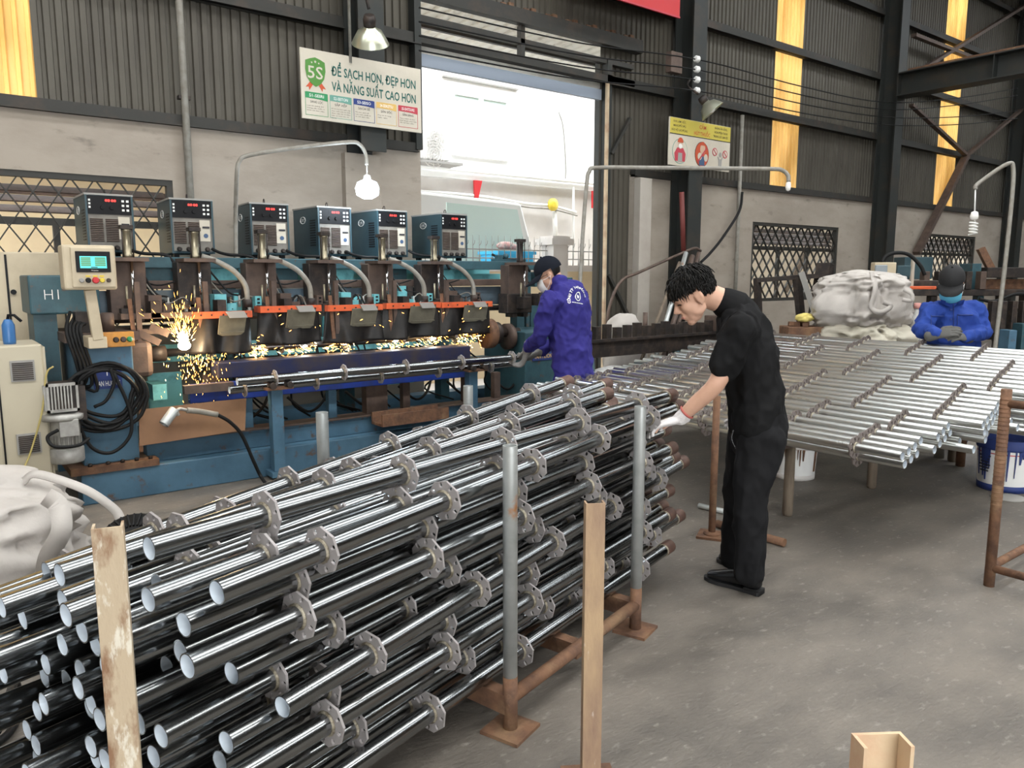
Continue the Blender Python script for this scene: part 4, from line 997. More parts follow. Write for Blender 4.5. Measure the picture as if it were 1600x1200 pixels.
q = ondep(931, 787, 2.22); channel_post(q, (.62, 1, 0), .057, .035, q.z, 'rack_upright', 'orange-brown channel post standing in the aisle before the rack', True, mat('primer_post', (.42,.29,.17), .7, 0, (.25,.16,.11), 2.2, (.42,.66), (.55,.47,.40), 10, (.66,.74), bump=.15, stretch=(3,3,1)))
q = ondep(1390, 1168, 1.0); channel_post(q, (.68, 1, 0), .068, .034, q.z, 'rack_upright', 'rusty peach channel post top at the bottom right corner', False, mat('peach_primer', (.50,.28,.18), .75, 0, (.56,.42,.27), 5, (.4,.65), (.6,.53,.44), 12, (.66,.76), bump=.15))

fr = thing('rusty_stand', (4.15, 1.46, 0), 'rusty brown pipe stand at the right edge beside the table', 'stand')
b0 = onz(1545, 915); tz = 1.0
fp = G(); fp.cyl((b0.x, b0.y, 0), (b0.x, b0.y, tz), .0245, n=16)
fp.build('stand_post', M['rust'], fr)
for k in range(26): G().lathe([(.0245,0),(.0262,.004),(.0245,.008)], (b0.x, b0.y, .42+k*.021), n=14, caps=(False, False)).build('thread_ring', M['rust'], fr)
G().cyl((b0.x, b0.y, .10), (b0.x+1.1, b0.y, .10), .02, n=12).build('stand_rail', M['rust'], fr)
G().cyl((b0.x, b0.y, .095), (b0.x, b0.y-.9, .095), .02, n=12).build('stand_rail', M['rust'], fr)
G().cyl((b0.x, b0.y, .93), (b0.x, b0.y-.9, .93), .02, n=12).build('stand_rail', M['rust'], fr)
for dx, dy in ((1.1, 0), (0, -.9)): G().cyl((b0.x+dx, b0.y+dy, 0), (b0.x+dx, b0.y+dy, 1.0), .0245, n=12).build('stand_post', M['rust'], fr)
b1 = onz(1112, 838); st2 = thing('jack_stand', (b1.x, b1.y, 0), 'thin rusty post on a square foot behind the pile ends', 'stand')
G().cyl((b1.x, b1.y, .01), (b1.x, b1.y, .85), .021, n=14).build('stand_post', M['rust'], st2)
G().obox((b1.x, b1.y, .008), (.16, .16, .014), Matrix.Rotation(R(30), 3, 'Z')).build('base_plate', M['rust'], st2)
G().lathe([(.021,0),(.05,.0),(.05,.012),(.021,.02)], (b1.x, b1.y, .012), n=12).build('post_collar', M['rust'], st2)
a, b = onz(1120, 818, .025), onz(1226, 848, .025)
G().cyl(a, b, .024, n=14).build('floor_pipe', M['rust'], label='rusty pipe lying on the floor behind the black shoes', cat='pipe')
a, b = onz(1092, 790, .02), onz(1140, 801, .02)
G().cyl(a, b, .018, n=12).build('floor_pipe', M['zincpost'], label='short grey pipe lying on the floor behind the rusty stand post', cat='pipe')

# ------------------------------------------------------------------ buckets under the table
def bucket(p, r, h, label, body, band, drips, seed):
    t = thing('paint_bucket', (p.x, p.y, 0), label, 'bucket')
    G().lathe([(r*.90,0),(r*.91,.02),(r,h*.88)], p, n=30, caps=(True, False)).build('bucket_body', body, t)
    G().lathe([(r*.905,.0),(r*.915,.0),(r*.935,h*.13),(r*.925,h*.13)], p, n=30, caps=(False, False)).build('bottom_band', band, t)
    G().lathe([(r,h*.80),(r*1.03,h*.80),(r*1.045,h*.84),(r*1.03,h*.88),(r*1.05,h),(r*1.0,h),(r*.97,h*.86)], p, n=30, caps=(False, True)).build('bucket_rim', band, t)
    rr = random.Random(seed); dv = Vector((-p.x, -p.y, 0)).normalized(); base = math.atan2(dv.y, dv.x)
    for k in range(drips):
        a = base+rr.uniform(-1.15, 1.15); z1 = h*.82; z0 = z1-h*rr.uniform(.15, .62); wd = rr.uniform(.004, .013)
        ra = lambda z: r*.90+r*.1*min(1, z/(h*.88))+.003
        P0 = [p+Vector((ra(z)*math.cos(a+s*wd/r), ra(z)*math.sin(a+s*wd/r), z)) for z, s in ((z1,-1),(z1,1),(z0,.4),(z0,-.4))]
        out = Vector((math.cos(a), math.sin(a), 0))*.004
        g = G(); g._add(P0+[q+out for q in P0], [(4,7,6,5),(0,1,2,3),(0,4,5,1),(1,5,6,2),(2,6,7,3),(3,7,4,0)]); g.build('paint_drip', band if seed == 1 else M['rust'], t)
    return t, base
bk = onz(1567, 762); r_ = .185
t1, ba = bucket(bk, r_, .38, 'white paint bucket with dark blue drips and rim under the table', M['white'], M['navy'], 15, 1)
for k in range(6):
    a = ba-.75; o = bk+Vector((math.cos(a), math.sin(a), 0))*(r_*.985)+Vector((0,0,.255-k*.022)); ux = Vector((-math.sin(a), math.cos(a), 0))
    G().obox(o, (.09-.012*(k % 3), .006, .009), Matrix((ux, Vector((math.cos(a), math.sin(a), 0)), Vector((0,0,1)))).transposed()).build('label_line', M['inkb'], t1)
G().lathe([(r_*.985,0),(r_*.985,.012)], bk+Vector((0,0,.275)), n=30, caps=(False, False)).build('red_stripe', M['red'], t1)
bk2 = onz(1240, 744); bucket(bk2, .165, .30, 'white bucket streaked with rust under the table behind the man in black', M['white'], M['facade_low'], 12, 2)
for u, v, rr_, hh, lb in ((1500, 728, .035, .4, 'stubby brown post under the far part of the table'), (1467, 715, .04, .16, 'small grey can under the middle of the table')):
    p = onz(u, v); G().lathe([(rr_,0),(rr_,hh),(rr_*.9,hh)], p, n=14).build('floor_can' if hh < .3 else 'short_post', M['rust'] if hh > .3 else M['greytop'], label=lb, cat='can' if hh < .3 else 'post')
p = onz(1575, 778); G().lathe([(.05,0),(.11,.0),(.11,.008),(.05,.012)], p, n=20).build('floor_disc', M['greytop'], label='flat grey disc on the floor in front of the blue dripped bucket', cat='disc')
# ================================================================== SIGNS ON THE WALL
def board(name, x0, x1, z0, z1, y, label, m):
    t = thing(name, ((x0+x1)/2, y, z0), label, 'sign')
    G().box(x0, x1, y, y+.02, z0, z1).build('board', m, t, bevel=.003)
    return t
def flat(t, poly, x, z, y, m, name, th=.002): G().prism(poly, (x, y, z), (1,0,0), (0,0,1), th).build(name, m, t)
def words(t, s, x, z, w, h, y, m, bold=.0, name='lettering'): link(name, place(text_fit(s, w, h, m, bold), (x, y, z), (1,0,0), (0,0,1)), t)
X0, X1, Z0, Z1, Y = 2.98, 4.27, 3.00, 3.63, 7.10
s5 = board('slogan_sign', X0, X1, Z0, Z1, Y, 'white slogan board with green shield, large green heading and five text cards', M['offwhite'])
yf = Y-.001
shield = [(-.095,.08),(-.05,.10),(0,.115),(.05,.10),(.095,.08),(.10,0),(.085,-.07),(.05,-.12),(0,-.15),(-.05,-.12),(-.085,-.07),(-.10,0)]
sx, sz = X0+.145, Z1-.185
for q in (-1, 1): flat(s5, [(0,0),(.05*q,-.06),(.02*q,-.055),(.015*q,-.085),(-.03*q,-.02)][::q], sx+q*.05, sz-.10, yf, M['signred'], 'ribbon')
flat(s5, shield, sx, sz, yf-.002, M['shield'], 'shield')
words(s5, '5S', sx-.078, sz-.075, .15, .115, yf-.005, M['offwhite'], .008)
for dx, dz, r in ((-.035,.065,.010),(0,.075,.014),(.035,.065,.010)):
    flat(s5, [(r*(1 if k % 2 == 0 else .45)*math.sin(k*math.pi/5), r*(1 if k % 2 == 0 else .45)*math.cos(k*math.pi/5)) for k in range(10)][::-1], sx+dx, sz+dz, yf-.004, M['offwhite'], 'star')
words(s5, 'ĐỂ SẠCH HƠN, ĐẸP HƠN', X0+.305, Z1-.205, .92, .085, yf-.001, M['ink'], .02)
words(s5, 'VÀ NĂNG SUẤT CAO HƠN', X0+.305, Z1-.345, .92, .085, yf-.001, M['ink'], .02)
cards = [('S1-SEIRI','SÀNG LỌC',['Loại bỏ những thứ','không cần thiết ra','khỏi nơi làm việc.'],M['green']),
         ('S2-SEITON','SẮP XẾP',['Bố trí mọi thứ ngăn nắp','theo một trật tự nhất','định, tiện lợi và đảm','bảo an toàn khi sử','dụng.'],M['sage']),
         ('S3-SEISO','SẠCH SẼ',['Vệ sinh sạch sẽ','máy móc, thiết bị','và nơi làm việc.'],M['navy']),
         ('S4-SEIKETSU','SĂN SÓC',['Duy trì 3S hàng','ngày, ngày.'],M['mustard']),
         ('S5-SHITSUKE','SẴN SÀNG',['Tạo ý thức và thói','quen tự giác thực hiện','tốt nơi làm việc.'],M['crimson'])]
cw = .226
for i, (h, t2, body, m) in enumerate(cards):
    cx = X0+.035+i*(cw+.020); cz1 = Z1-.385; cz0 = Z0+.035
    for q in ((cx,cx+cw,cz0,cz0+.004),(cx,cx+.004,cz0,cz1),(cx+cw-.004,cx+cw,cz0,cz1)): G().box(q[0], q[1], yf-.001, yf, q[2], q[3]).build('card_border', m, s5)
    flat(s5, [(0,-.055),(cw*.6,-.058),(cw,-.068),(cw,-.01),(cw-.01,0),(.01,0),(0,-.01)], cx, cz1, yf, m, 'card_header', .002)
    words(s5, h, cx+.04, cz1-.043, cw-.08, .028, yf-.003, M['inkw'], .006)
    words(s5, t2, cx+.05, cz1-.096, cw-.10, .021, yf-.001, M['inkb'], .006)
    for k, ln in enumerate(body): words(s5, ln, cx+.015, cz1-.128-k*.021, (cw-.03)*min(1, len(ln)/20), .010, yf-.001, M['inkb'], .0)
X0, X1, Z0, Z1, Y = 8.10, 9.40, 3.01, 3.63, 7.12
s2 = board('safety_sign', X0, X1, Z0, Z1, Y, 'safety board with yellow heading band and three round pictures', M['offwhite'])
yf = Y-.001; W = X1-X0
G().box(X0+.01, X1-.005, yf-.002, yf, Z1-.205, Z1-.005).build('heading_band', M['signyellow'], s2)
G().box(X0+.01, X1-.005, yf-.0025, yf, Z1-.215, Z1-.205).build('heading_line', M['inkb'], s2)
for k, (s, w) in enumerate((('KHI LÀM VIỆC', .25), ('MANG ĐẦY ĐỦ', .25), ('BẢO HỘ LAO ĐỘNG', .32))): words(s2, s, X0+.20-w/2, Z1-.062-k*.055, w, .03, yf-.004, M['inkb'], .006)
words(s2, 'CẤM', X0+.61, Z1-.095, .14, .052, yf-.004, M['signred'], .012); words(s2, 'HÚT THUỐC', X0+.50, Z1-.185, .34, .052, yf-.004, M['signred'], .012)
for k, (s, w) in enumerate((('KHÔNG ĂN UỐNG,', .28), ('NGHE ĐIỆN THOẠI', .29), ('TRONG GIỜ LÀM VIỆC', .33))): words(s2, s, X1-.22-w/2, Z1-.062-k*.055, w, .03, yf-.004, M['inkb'], .006)
def disc(t, x, z, rx, rz, m, name, dy=0.0): flat(t, arc_poly(0, 0, rx, rz), x, z, yf-dy, m, name)
cx, cz = X0+.22, Z0+.19
disc(s2, cx, cz, .155, .165, M['sage'], 'picture_ring'); disc(s2, cx, cz, .147, .157, M['offwhite'], 'picture_disc', .002)
flat(s2, [(-.10,-.13),(.10,-.13),(.115,-.03),(.06,.045),(-.06,.045),(-.115,-.03)], cx, cz, yf-.004, M['crimson'], 'picture_vest')
flat(s2, [(-.045,-.14),(.045,-.14),(.04,-.02),(-.04,-.02)], cx, cz, yf-.006, M['greytop'], 'picture_apron')
disc(s2, cx, cz+.085, .045, .055, M['signskin'], 'picture_face', .006); disc(s2, cx, cz+.068, .038, .032, M['inkw'], 'picture_mask', .008)
flat(s2, arc_poly(0, 0, .058, .065, 14, 0, 180)+[(-.058,0)], cx, cz+.115, yf-.008, M['signred'], 'picture_helmet')
cx = X0+.68
disc(s2, cx, cz, .15, .17, M['inkb'], 'picture_ring'); disc(s2, cx, cz, .143, .163, M['signred'], 'picture_disc', .002)
flat(s2, [(-.06,-.15),(.06,-.15),(.05,-.03),(-.02,-.02),(-.06,-.06)], cx, cz, yf-.004, M['signblue'], 'picture_trousers')
disc(s2, cx+.01, cz+.07, .055, .07, M['signskin'], 'picture_face', .004); disc(s2, cx-.05, cz-.03, .045, .05, M['offwhite'], 'picture_hand', .006); disc(s2, cx+.08, cz-.04, .04, .05, M['offwhite'], 'picture_hand', .006)
flat(s2, arc_poly(0, 0, .05, .05, 14, 0, 180)+[(-.05,0)], cx+.01, cz+.12, yf-.006, M['signred'], 'picture_helmet')
flat(s2, [(-.10,-.10),(-.085,-.115),(.10,.09),(.085,.10)], cx, cz, yf-.010, M['crimson'], 'prohibition_bar')
for dx, dz in ((-.12,.06),(.11,.045)):
    cx = X0+1.08; disc(s2, cx+dx, cz+dz, .055, .055, M['crimson'], 'prohibition_ring'); disc(s2, cx+dx, cz+dz, .042, .042, M['offwhite'], 'prohibition_disc', .002)
    flat(s2, [(-.035,.025),(-.025,.035),(.035,-.025),(.025,-.035)], cx+dx, cz+dz, yf-.004, M['crimson'], 'prohibition_bar')
cx = X0+1.08; flat(s2, [(-.035,-.19),(.03,-.19),(.035,-.05),(.06,.0),(.04,.0),(.02,-.03),(-.02,-.03),(-.04,.0),(-.06,.0),(-.035,-.05)], cx, cz, yf-.004, M['greytop'], 'picture_figure')
disc(s2, cx, cz+.03, .028, .034, M['greytop'], 'picture_head', .004)
a, b = ony(958, -20, 7.1), ony(1062, 29, 7.1)
rb = board('red_banner', a.x-.6, b.x, b.z, b.z+.5, 7.1, 'red banner hanging high above the gate, its lower edge in view', M['red'])
G().box(a.x-.6, b.x, 7.09, 7.1, b.z, b.z+.02).build('banner_hem', M['crimson'], rb)

# ================================================================== LAMPS, PIPES AND WIRES
lp = thing('gooseneck_lamp', (2.12, 6.5, 1.6), 'lit work lamp glowing blue-white on a bent pipe above the welders', 'lamp')
base = Vector((2.10, 6.50, 1.46)); pt = [ony(u, v, 6.35) for u, v in ((370,275),(374,252),(392,242),(470,230),(545,222),(562,226),(571,240),(573,258))]
pole = [base, Vector((base.x+.015, 6.48, 2.0))]+pt
G().tube(curve_pts(pole, 6), .017, 10).build('lamp_pipe', M['greywire'], lp)
pe = pt[-1]
G().tube([pe, pe+Vector((0,0,-.09))], .006, 6).build('lamp_flex', M['white'], lp)
G().lathe([(.012,0),(.03,-.01),(.034,-.05),(.034,-.07)], pe+Vector((0,0,-.08)), n=16).build('lamp_socket', M['white'], lp)
bc = pe+Vector((0,0,-.20))
G().lathe([(.04,.07),(.085,.05),(.105,0),(.095,-.06),(.045,-.09)], bc, n=20).build('lamp_bulb', M['lamp'], lp)
l = bpy.data.lights.new('lamp_light', 'POINT'); l.energy = 42; l.color = (.80, .90, 1.0); l.shadow_soft_size = .08
o = bpy.data.objects.new('lamp_light', l); COL.objects.link(o); o.location = bc+Vector((0,-.10,-.05))
lp2 = thing('gooseneck_lamp', (5.6, 6.0, 1.2), 'unlit lamp pipe arching from the gate across to the yellow strip', 'lamp')
d0 = 7.2
pts = [ondep(u, v, d0) for u, v in ((906,455),(911,360),(917,285),(921,268),(932,262))]+[ondep(u, v, d0+.05) for u, v in ((1010,262),(1120,263),(1205,264),(1222,266),(1231,274),(1232,284))]
pts = [Vector((pts[0].x, pts[0].y, .75))]+pts
G().tube(curve_pts(pts, 5), .019, 10).build('lamp_pipe', M['greywire'], lp2)
G().lathe([(.012,0),(.022,-.01),(.026,-.05),(.02,-.075),(.008,-.085)], pts[-1], n=14).build('lamp_bulb', M['bulb_off'], lp2)
lp3 = thing('gooseneck_lamp', (8, 3, 0), 'leaning lamp pipe with hanging spiral bulb near the man in the royal blue jacket', 'lamp')
d3 = 7.6
pts = [ondep(u, v, d3) for u, v in ((1553,560),(1560,500),(1572,400),(1582,300),(1583,262),(1578,255),(1560,264),(1527,288),(1524,296),(1523,330))]
pts = [Vector((pts[0].x, pts[0].y, 0))]+pts
G().tube(curve_pts(pts[:-1], 5), .02, 10).build('lamp_pipe', M['greywire'], lp3)
G().tube(pts[-2:], .007, 6).build('lamp_flex', M['white'], lp3)
e = pts[-1]
G().lathe([(.01,0),(.03,-.01),(.04,-.05),(.036,-.075),(.02,-.085)], e, n=16).build('lamp_socket', M['bulb_off'], lp3)
hl = [e+Vector((.035*math.cos(k*.55), .035*math.sin(k*.55), -.10-.0026*k)) for k in range(50)]
G().tube([e+Vector((.012,0,-.08)), e+Vector((.012,0,-.10))]+hl, .008, 7).build('spiral_bulb', M['bulb_off'], lp3)
def dome(u, v, y, r, tilt, label):
    p = ony(u, v, y); t = thing('dome_lamp', p, label, 'lamp'); ax = Vector(tilt).normalized()
    G().lathe([(.05,.06),(.058,.035),(.11,.01),(r*.9,-.065),(r,-.10),(r*1.02,-.105),(r*.97,-.10),(.10,.0),(.05,.02)], p, ax, 26, caps=(True, True)).build('reflector_dome', M['reflector'], t)
    G().lathe([(.055,.05),(.06,.11),(.045,.15)], p, ax, 16).build('lamp_socket', M['darkiron'], t)
    G().tube(curve_pts([p+ax*.2, p+ax*.3+Vector((0,.1,.05)), Vector((p.x, 7.2, p.z+.42))], 5), .014, 8).build('lamp_bracket', M['darkiron'], t)
    G().ball(p-ax*.06, .06, 12, 8).build('lamp_bulb', M['bulb_off'], t)
dome(578, 50, 6.7, .17, (-.28, -.50, .80), 'round dome lamp on the column above the slogan board')
dome(1106, 165, 6.9, .17, (-.45, .45, .75), 'round dome lamp on the column above the safety board')
cd = thing('wall_conduit', (2.1, 7.45, 0), 'vertical grey conduit pipe on the wall left of the slogan board', 'pipe')
a = ony(297, 300, 7.44); G().cyl((a.x, 7.44, 0.1), (a.x, 7.44, 7.8), .032, n=12).build('conduit_tube', M['greywire'], cd)
for z in (1.9, 3.1, 4.3): G().box(a.x-.05, a.x+.05, 7.43, 7.5, z, z+.03).build('conduit_clamp', M['darkiron'], cd)
for u, lb in ((1160, 'thin grey conduit on the wall right of the safety board'),):
    a = ony(u, 180, 7.40); G().cyl((a.x, 7.40, .1), (a.x, 7.40, a.z), .03, n=10).build('wall_conduit', M['greywire'], label=lb, cat='pipe')
a, b = ony(545, 0, 7.1), ony(548, 95, 7.1); G().cyl((a.x, 7.1, b.z-.02), (a.x, 7.1, 7.8), .015, n=8).build('thin_conduit', M['greywire'], label='thin conduit running up the column behind the slogan board', cat='pipe')
for k, (v0, v1) in enumerate(((94, 160), (110, 171), (126, 183), (143, 195))):
    q0 = ony(1095, v0, 7.05); q1 = ony(1385, v1, 7.05)
    ws = thing('power_wire', q0, '%s of four bare wires strung from the column insulators to the right' % ('topmost', 'second', 'third', 'lowest')[k], 'wire', 'four wires along the wall')
    md = (q0+q1)/2+Vector((0,0,-.05))
    q2 = ony(1590, v1+(-22 if k < 2 else -10), 7.0)
    ql = ony(655, v0-82+k*6, 7.05)
    G().tube(curve_pts([ql, (ql+q0)/2+Vector((0,0,-.06)), q0, md, q1, (q1+q2)/2+Vector((0,0,-.06)), q2], 5), .009, 5).build('wire', M['rubber'], ws)
    G().lathe([(.03,0),(.045,.02),(.03,.04),(.045,.06),(.03,.08)], q0+Vector((-.12,0,0)), (1,0,0), 12).build('insulator', M['white'], ws)
jbx = ony(1052, 98, 7.12); G().box(jbx.x-.12, jbx.x+.1, 7.05, 7.15, jbx.z-.14, jbx.z+.12).build('junction_box', M['brown'], label='small brown junction box on the column beside the gate', cat='box', bevel=.006)
# cables and hose round the gate post
for k, (ctrl, yy, r, lb) in enumerate((
    (((948,520),(952,480),(970,440),(1000,425),(1060,398),(1085,388),(1095,392)), 7.1, .02, 'thick brown hose looping along the wall right of the gate'),
    (((1095,410),(1110,395),(1130,370),(1155,330),(1160,300)), 7.3, .02, 'black cable drooping on the wall beside the grey conduit'))):
    G().tube(curve_pts([ony(u, v, yy) for u, v in ctrl], 6), r, 8).build('wall_hose', M['rubber'] if k else M['brown'], label=lb, cat='hose')
a, b = ony(1065, 300, 7.12), ony(1068, 392, 7.12); G().cyl(a, b, .035, n=10).build('red_pipe', mat('dull_red_pipe', (.14,.03,.025), .6), label='dull red pipe on the column below the safety board', cat='pipe')

# ================================================================== JIG RACK, LEANING PIPES, CLUTTER BEHIND
jr = thing('jig_rack', (7.0, 6.3, 0), 'long dark comb rack with square teeth behind the men', 'rack')
G().box(5.75, 8.9, 6.25, 6.37, .62, .80).build('comb_beam', M['darkiron'], jr, bevel=.008)
G().box(5.75, 8.9, 6.20, 6.25, .80, .83).build('comb_lip', M['darkiron'], jr)
for k in range(19):
    x = 5.82+k*.165; hgt = .12+.04*((k*7) % 3)/2
    G().box(x, x+.08, 6.25, 6.33, .80, .83+hgt).build('comb_tooth', M['darkiron'], jr)
for x in (5.95, 7.4):
    for s in (-1, 1): G().bar((x, 6.30, .64), (x+s*.12, 6.30+s*.22, 0), .06, .06).build('rack_leg', M['teal'], jr)
for k, (u0, v0, u1, v1, r, y0) in enumerate(((1072,395,1040,505,.030,6.6),(1082,400,1052,505,.035,6.65),(1062,410,1022,512,.022,6.55),(1092,395,1062,500,.028,6.68),(1098,420,1072,505,.024,6.6),(1012,478,1008,506,.03,6.4))):
    a, b = ony(u0, v0, y0+.25 if k < 5 else y0), ony(u1, v1, y0); d = (b-a).normalized()
    if k < 5: b = a+d*((a.z)/(-d.z))
    else: b = Vector((b.x, b.y, .84)); a = Vector((b.x, b.y, 1.10))
    G().cyl(a, b, r, n=12).build('leaning_pipe', M['wood'] if k in (2, 4) else M['zincpost'] if k % 2 == 0 else M['brown'], label='%s of the pipes leaning on the wall behind the dark-haired man' % ORD[k] if k < 5 else 'short dark pipe standing upright on the comb rack', cat='pipe', group='pipes behind the comb rack')
vise = thing('bench_block', (8.4, 6.2, 0), 'rusty clamp block on the comb rack behind the dark-haired man', 'clamp')
G().box(8.05, 8.35, 6.15, 6.4, .83, 1.03).build('clamp_body', M['brown'], vise, bevel=.01); G().box(8.15, 8.25, 6.0, 6.15, .86, .98).build('clamp_jaw', M['rust'], vise)
import mathutils
def lump(g, c, size, seed, amp=.12, nx=40, nz=20, sq=2.6, fold=3.0, m=0, base=None):
    """rounded sack shape with folds"""
    c = Vector(c); rs_ = []
    for j in range(1, nz):
        ph = math.pi*j/nz-math.pi/2; cz, sz_ = math.cos(ph), math.sin(ph)
        zz = math.copysign(abs(sz_)**(2/sq), sz_); rr_ = abs(cz)**(2/sq); ring = []
        for i in range(nx):
            a = 2*math.pi*i/nx; ca, sa = math.cos(a), math.sin(a)
            x = math.copysign(abs(ca)**(2/sq), ca)*rr_; y = math.copysign(abs(sa)**(2/sq), sa)*rr_
            n1 = mathutils.noise.noise(Vector((x*1.3+seed, y*1.3, zz*1.1))); n2 = mathutils.noise.noise(Vector((x*fold*2, y*fold*2+seed*3, zz*fold*.7)))
            n3 = abs(mathutils.noise.noise(Vector((x*fold*1.2+5, y*fold*1.2+seed, zz*fold*2.2))))
            n4 = abs(mathutils.noise.noise(Vector((x*fold*3.1+zz*2, y*fold*3.1+seed*2, zz*fold*1.3+x))))
            k = 1+amp*n1+amp*.5*n2-amp*.8*n3-amp*.75*n4
            p = Vector((x*size[0]*k, y*size[1]*k, zz*size[2]*(1+amp*.6*n1)))
            q = c+p
            if base is not None: q.z = max(q.z, base)
            ring.append(q)
        rs_.append(ring)
    return g.rings(rs_, m)
def strap(pts, w, name, par, m=None, nrm=(0,-1,0)):
    pts = curve_pts(pts, 6); g = G(); n = Vector(nrm)
    A = []; B = []
    for i, p in enumerate(pts):
        t = (pts[min(i+1, len(pts)-1)]-pts[max(i-1, 0)]).normalized(); s = t.cross(n).normalized()*w/2; A.append(p+s); B.append(p-s)
    k = len(pts); off = n.normalized()*-.006; vs = A+B+[p+off for p in A]+[p+off for p in B]; fs = []
    for i in range(k-1): fs += [(i,i+1,k+i+1,k+i),(2*k+i,3*k+i,3*k+i+1,2*k+i+1),(i,2*k+i,2*k+i+1,i+1),(k+i,k+i+1,3*k+i+1,3*k+i)]
    g._add(vs, fs, 0, True); g.build(name, m or M['sack'], par)
sb = thing('bulk_sack', (0, 3.9, 0), 'big crumpled white bulk sack behind the pole ends at the left edge', 'sack')
lump(G(), (-.12, 3.95, .30), (.72, .42, .40), 3.1, .26, 110, 56, 3.0, 2.2, base=.005).build('sack_body', M['sack'], sb)
strap([ondep(72,775,3.18), ondep(92,792,3.14), ondep(96,830,3.10), ondep(76,870,3.12), ondep(70,905,3.2)], .075, 'sack_band', sb)
strap([ondep(36,752,3.35), ondep(54,740,3.35), ondep(95,750,3.35), ondep(140,768,3.35), ondep(178,795,3.4), ondep(190,815,3.4)], .04, 'lifting_loop', sb, nrm=(-.2,-.6,.8))
sb2 = thing('bulk_sack', (7.6, 4.4, 0), 'tall folded white bulk sack behind the heap left of the masked man', 'sack')
cA = ondep(1345, 468, 8.25)
lump(G(), (cA.x, cA.y, cA.z-.02), (.49, .42, .32), 7.7, .24, 100, 52, 3.6, 2.4).build('sack_body', M['sack'], sb2)
strap([ondep(1362,425,7.78), ondep(1368,450,7.72), ondep(1362,480,7.75), ondep(1378,488,7.72), ondep(1392,478,7.75), ondep(1380,472,7.72)], .05, 'lifting_loop', sb2, nrm=(-.6,-.8,0))
strap([ondep(1412,452,7.82), ondep(1425,460,7.82), ondep(1424,470,7.82), ondep(1410,468,7.82)], .04, 'lifting_loop', sb2, nrm=(-.6,-.8,0))
sb3 = thing('bulk_sack', (7.6, 4.2, 0), 'flat white bulk sack spread under the tall sack behind the heap', 'sack')
cB = ondep(1355, 530, 8.2)
lump(G(), (cB.x+.05, cB.y+.05, .58), (.64, .52, .47), 9.3, .24, 100, 52, 3.4, 2.4, base=.005).build('sack_body', mat('yellowish_sack', (.52,.49,.40), .8, 0, (.44,.40,.33), 2.2, (.4,.7), bump=.12, bscale=80), sb3)
pb = thing('plastic_sheeting', (6.4, 6.2, 0), 'crumpled clear plastic sheeting heaped under the comb rack', 'plastic')
lump(G(), (6.35, 6.25, .24), (.55, .30, .26), 4.4, .4, 44, 20, 2.4, 4.5, base=.004).build('plastic_heap', M['plastic_clear'], pb)
lump(G(), (7.35, 6.55, .20), (.40, .25, .22), 8.4, .4, 40, 18, 2.4, 4.5, base=.004).build('plastic_heap', M['plastic_clear'], pb)
ws_ = G(); q = ony(975, 505, 6.75)
lump(ws_, (q.x, q.y, .55), (.30, .2, .54), 2.2, .2, 36, 20, 2.6, 3).build('white_sack', M['sack'], label='white sack standing behind the comb rack by the gate', cat='sack')
cn = onz(1033, 572, .15); cnp = ony(1030, 555, 6.0)
ct = thing('paint_can', (cnp.x, 6.0, 0), 'grey-white paint can with a red line under the comb rack', 'can')
G().lathe([(.15,0),(.15,.33),(.155,.335),(.155,.36),(.13,.36)], (cnp.x, 6.0, .22), n=22).build('can_body', M['facade_low'], ct)
G().lathe([(.1515,0),(.1515,.02)], (cnp.x, 6.0, .50), n=22, caps=(False, False)).build('can_stripe', M['red'], ct)
G().box(cnp.x-.2, cnp.x+.2, 5.85, 6.15, 0, .22).build('can_crate', M['wood'], label='low wooden crate carrying the paint can under the comb rack', cat='crate')
# dark press machine at the far right with its small panel
pm = thing('press_machine', (11, 5.2, 0), 'dark second welding machine behind the sacks at the right', 'machine')
def PP(u0, v0, u1, v1, t, dep, name, m, bev=.008):
    a, b = ondep(u0, v0, t), ondep(u1, v1, t); c = (a+b)/2; w = abs((b-a).dot(RT)); h = abs(a.z-b.z)
    G().obox((c.x, c.y, c.z), (w, dep, h), Matrix.Rotation(-YAW, 3, 'Z')).build(name, m, pm, bev)
PP(1395,438,1462,450,9.2,.4,'machine_head',M['darkiron']); PP(1412,447,1460,452,8.9,.1,'orange_guard',M['orange'])
PP(1395,452,1660,462,9.9,.25,'bed_beam',M['darkiron'])
for k in range(7): PP(1410+k*36,462,1420+k*36,600,9.9+.1*(k % 2),.12,'bed_leg',M['darkiron'] if k % 3 else M['teal'])
PP(1400,520,1660,530,10.2,.2,'lower_beam',M['darkiron'])
PP(1532,418,1660,434,10.0,.3,'upper_rail',M['darkiron']); PP(1532,436,1660,452,10.1,.2,'rusty_rail',M['rust'])
PP(1404,402,1448,436,10.3,.3,'motor_housing',M['welder']); PP(1508,412,1522,452,10.1,.3,'motor_housing',M['teal'])
for k in range(5): PP(1440+k*22,424,1449+k*22,452,9.8,.12,'tool_head',M['darkiron'] if k % 2 else M['brown'])
for k in range(4): PP(1545+k*16,470,1553+k*16,520,9.4,.1,'spindle_post',M['darkiron'])
PP(1588,505,1602,548,9.3,.2,'blue_upright',M['teal']); PP(1568,515,1580,548,9.3,.2,'blue_upright',M['blue'])
G().bar(ondep(1532,388,10.0), ondep(1552,428,10.0), .12, .08).build('lever', M['rust'], pm); PP(1422,405,1427,470,9.0,.04,'indicator_rod',M['offwhite'])
for v in (465, 490): G().tube(curve_pts([ondep(u, v+6*math.sin(u*.07), 9.7) for u in range(1530, 1640, 15)], 3), .02, 6).build('machine_hose', M['rubber'], pm)
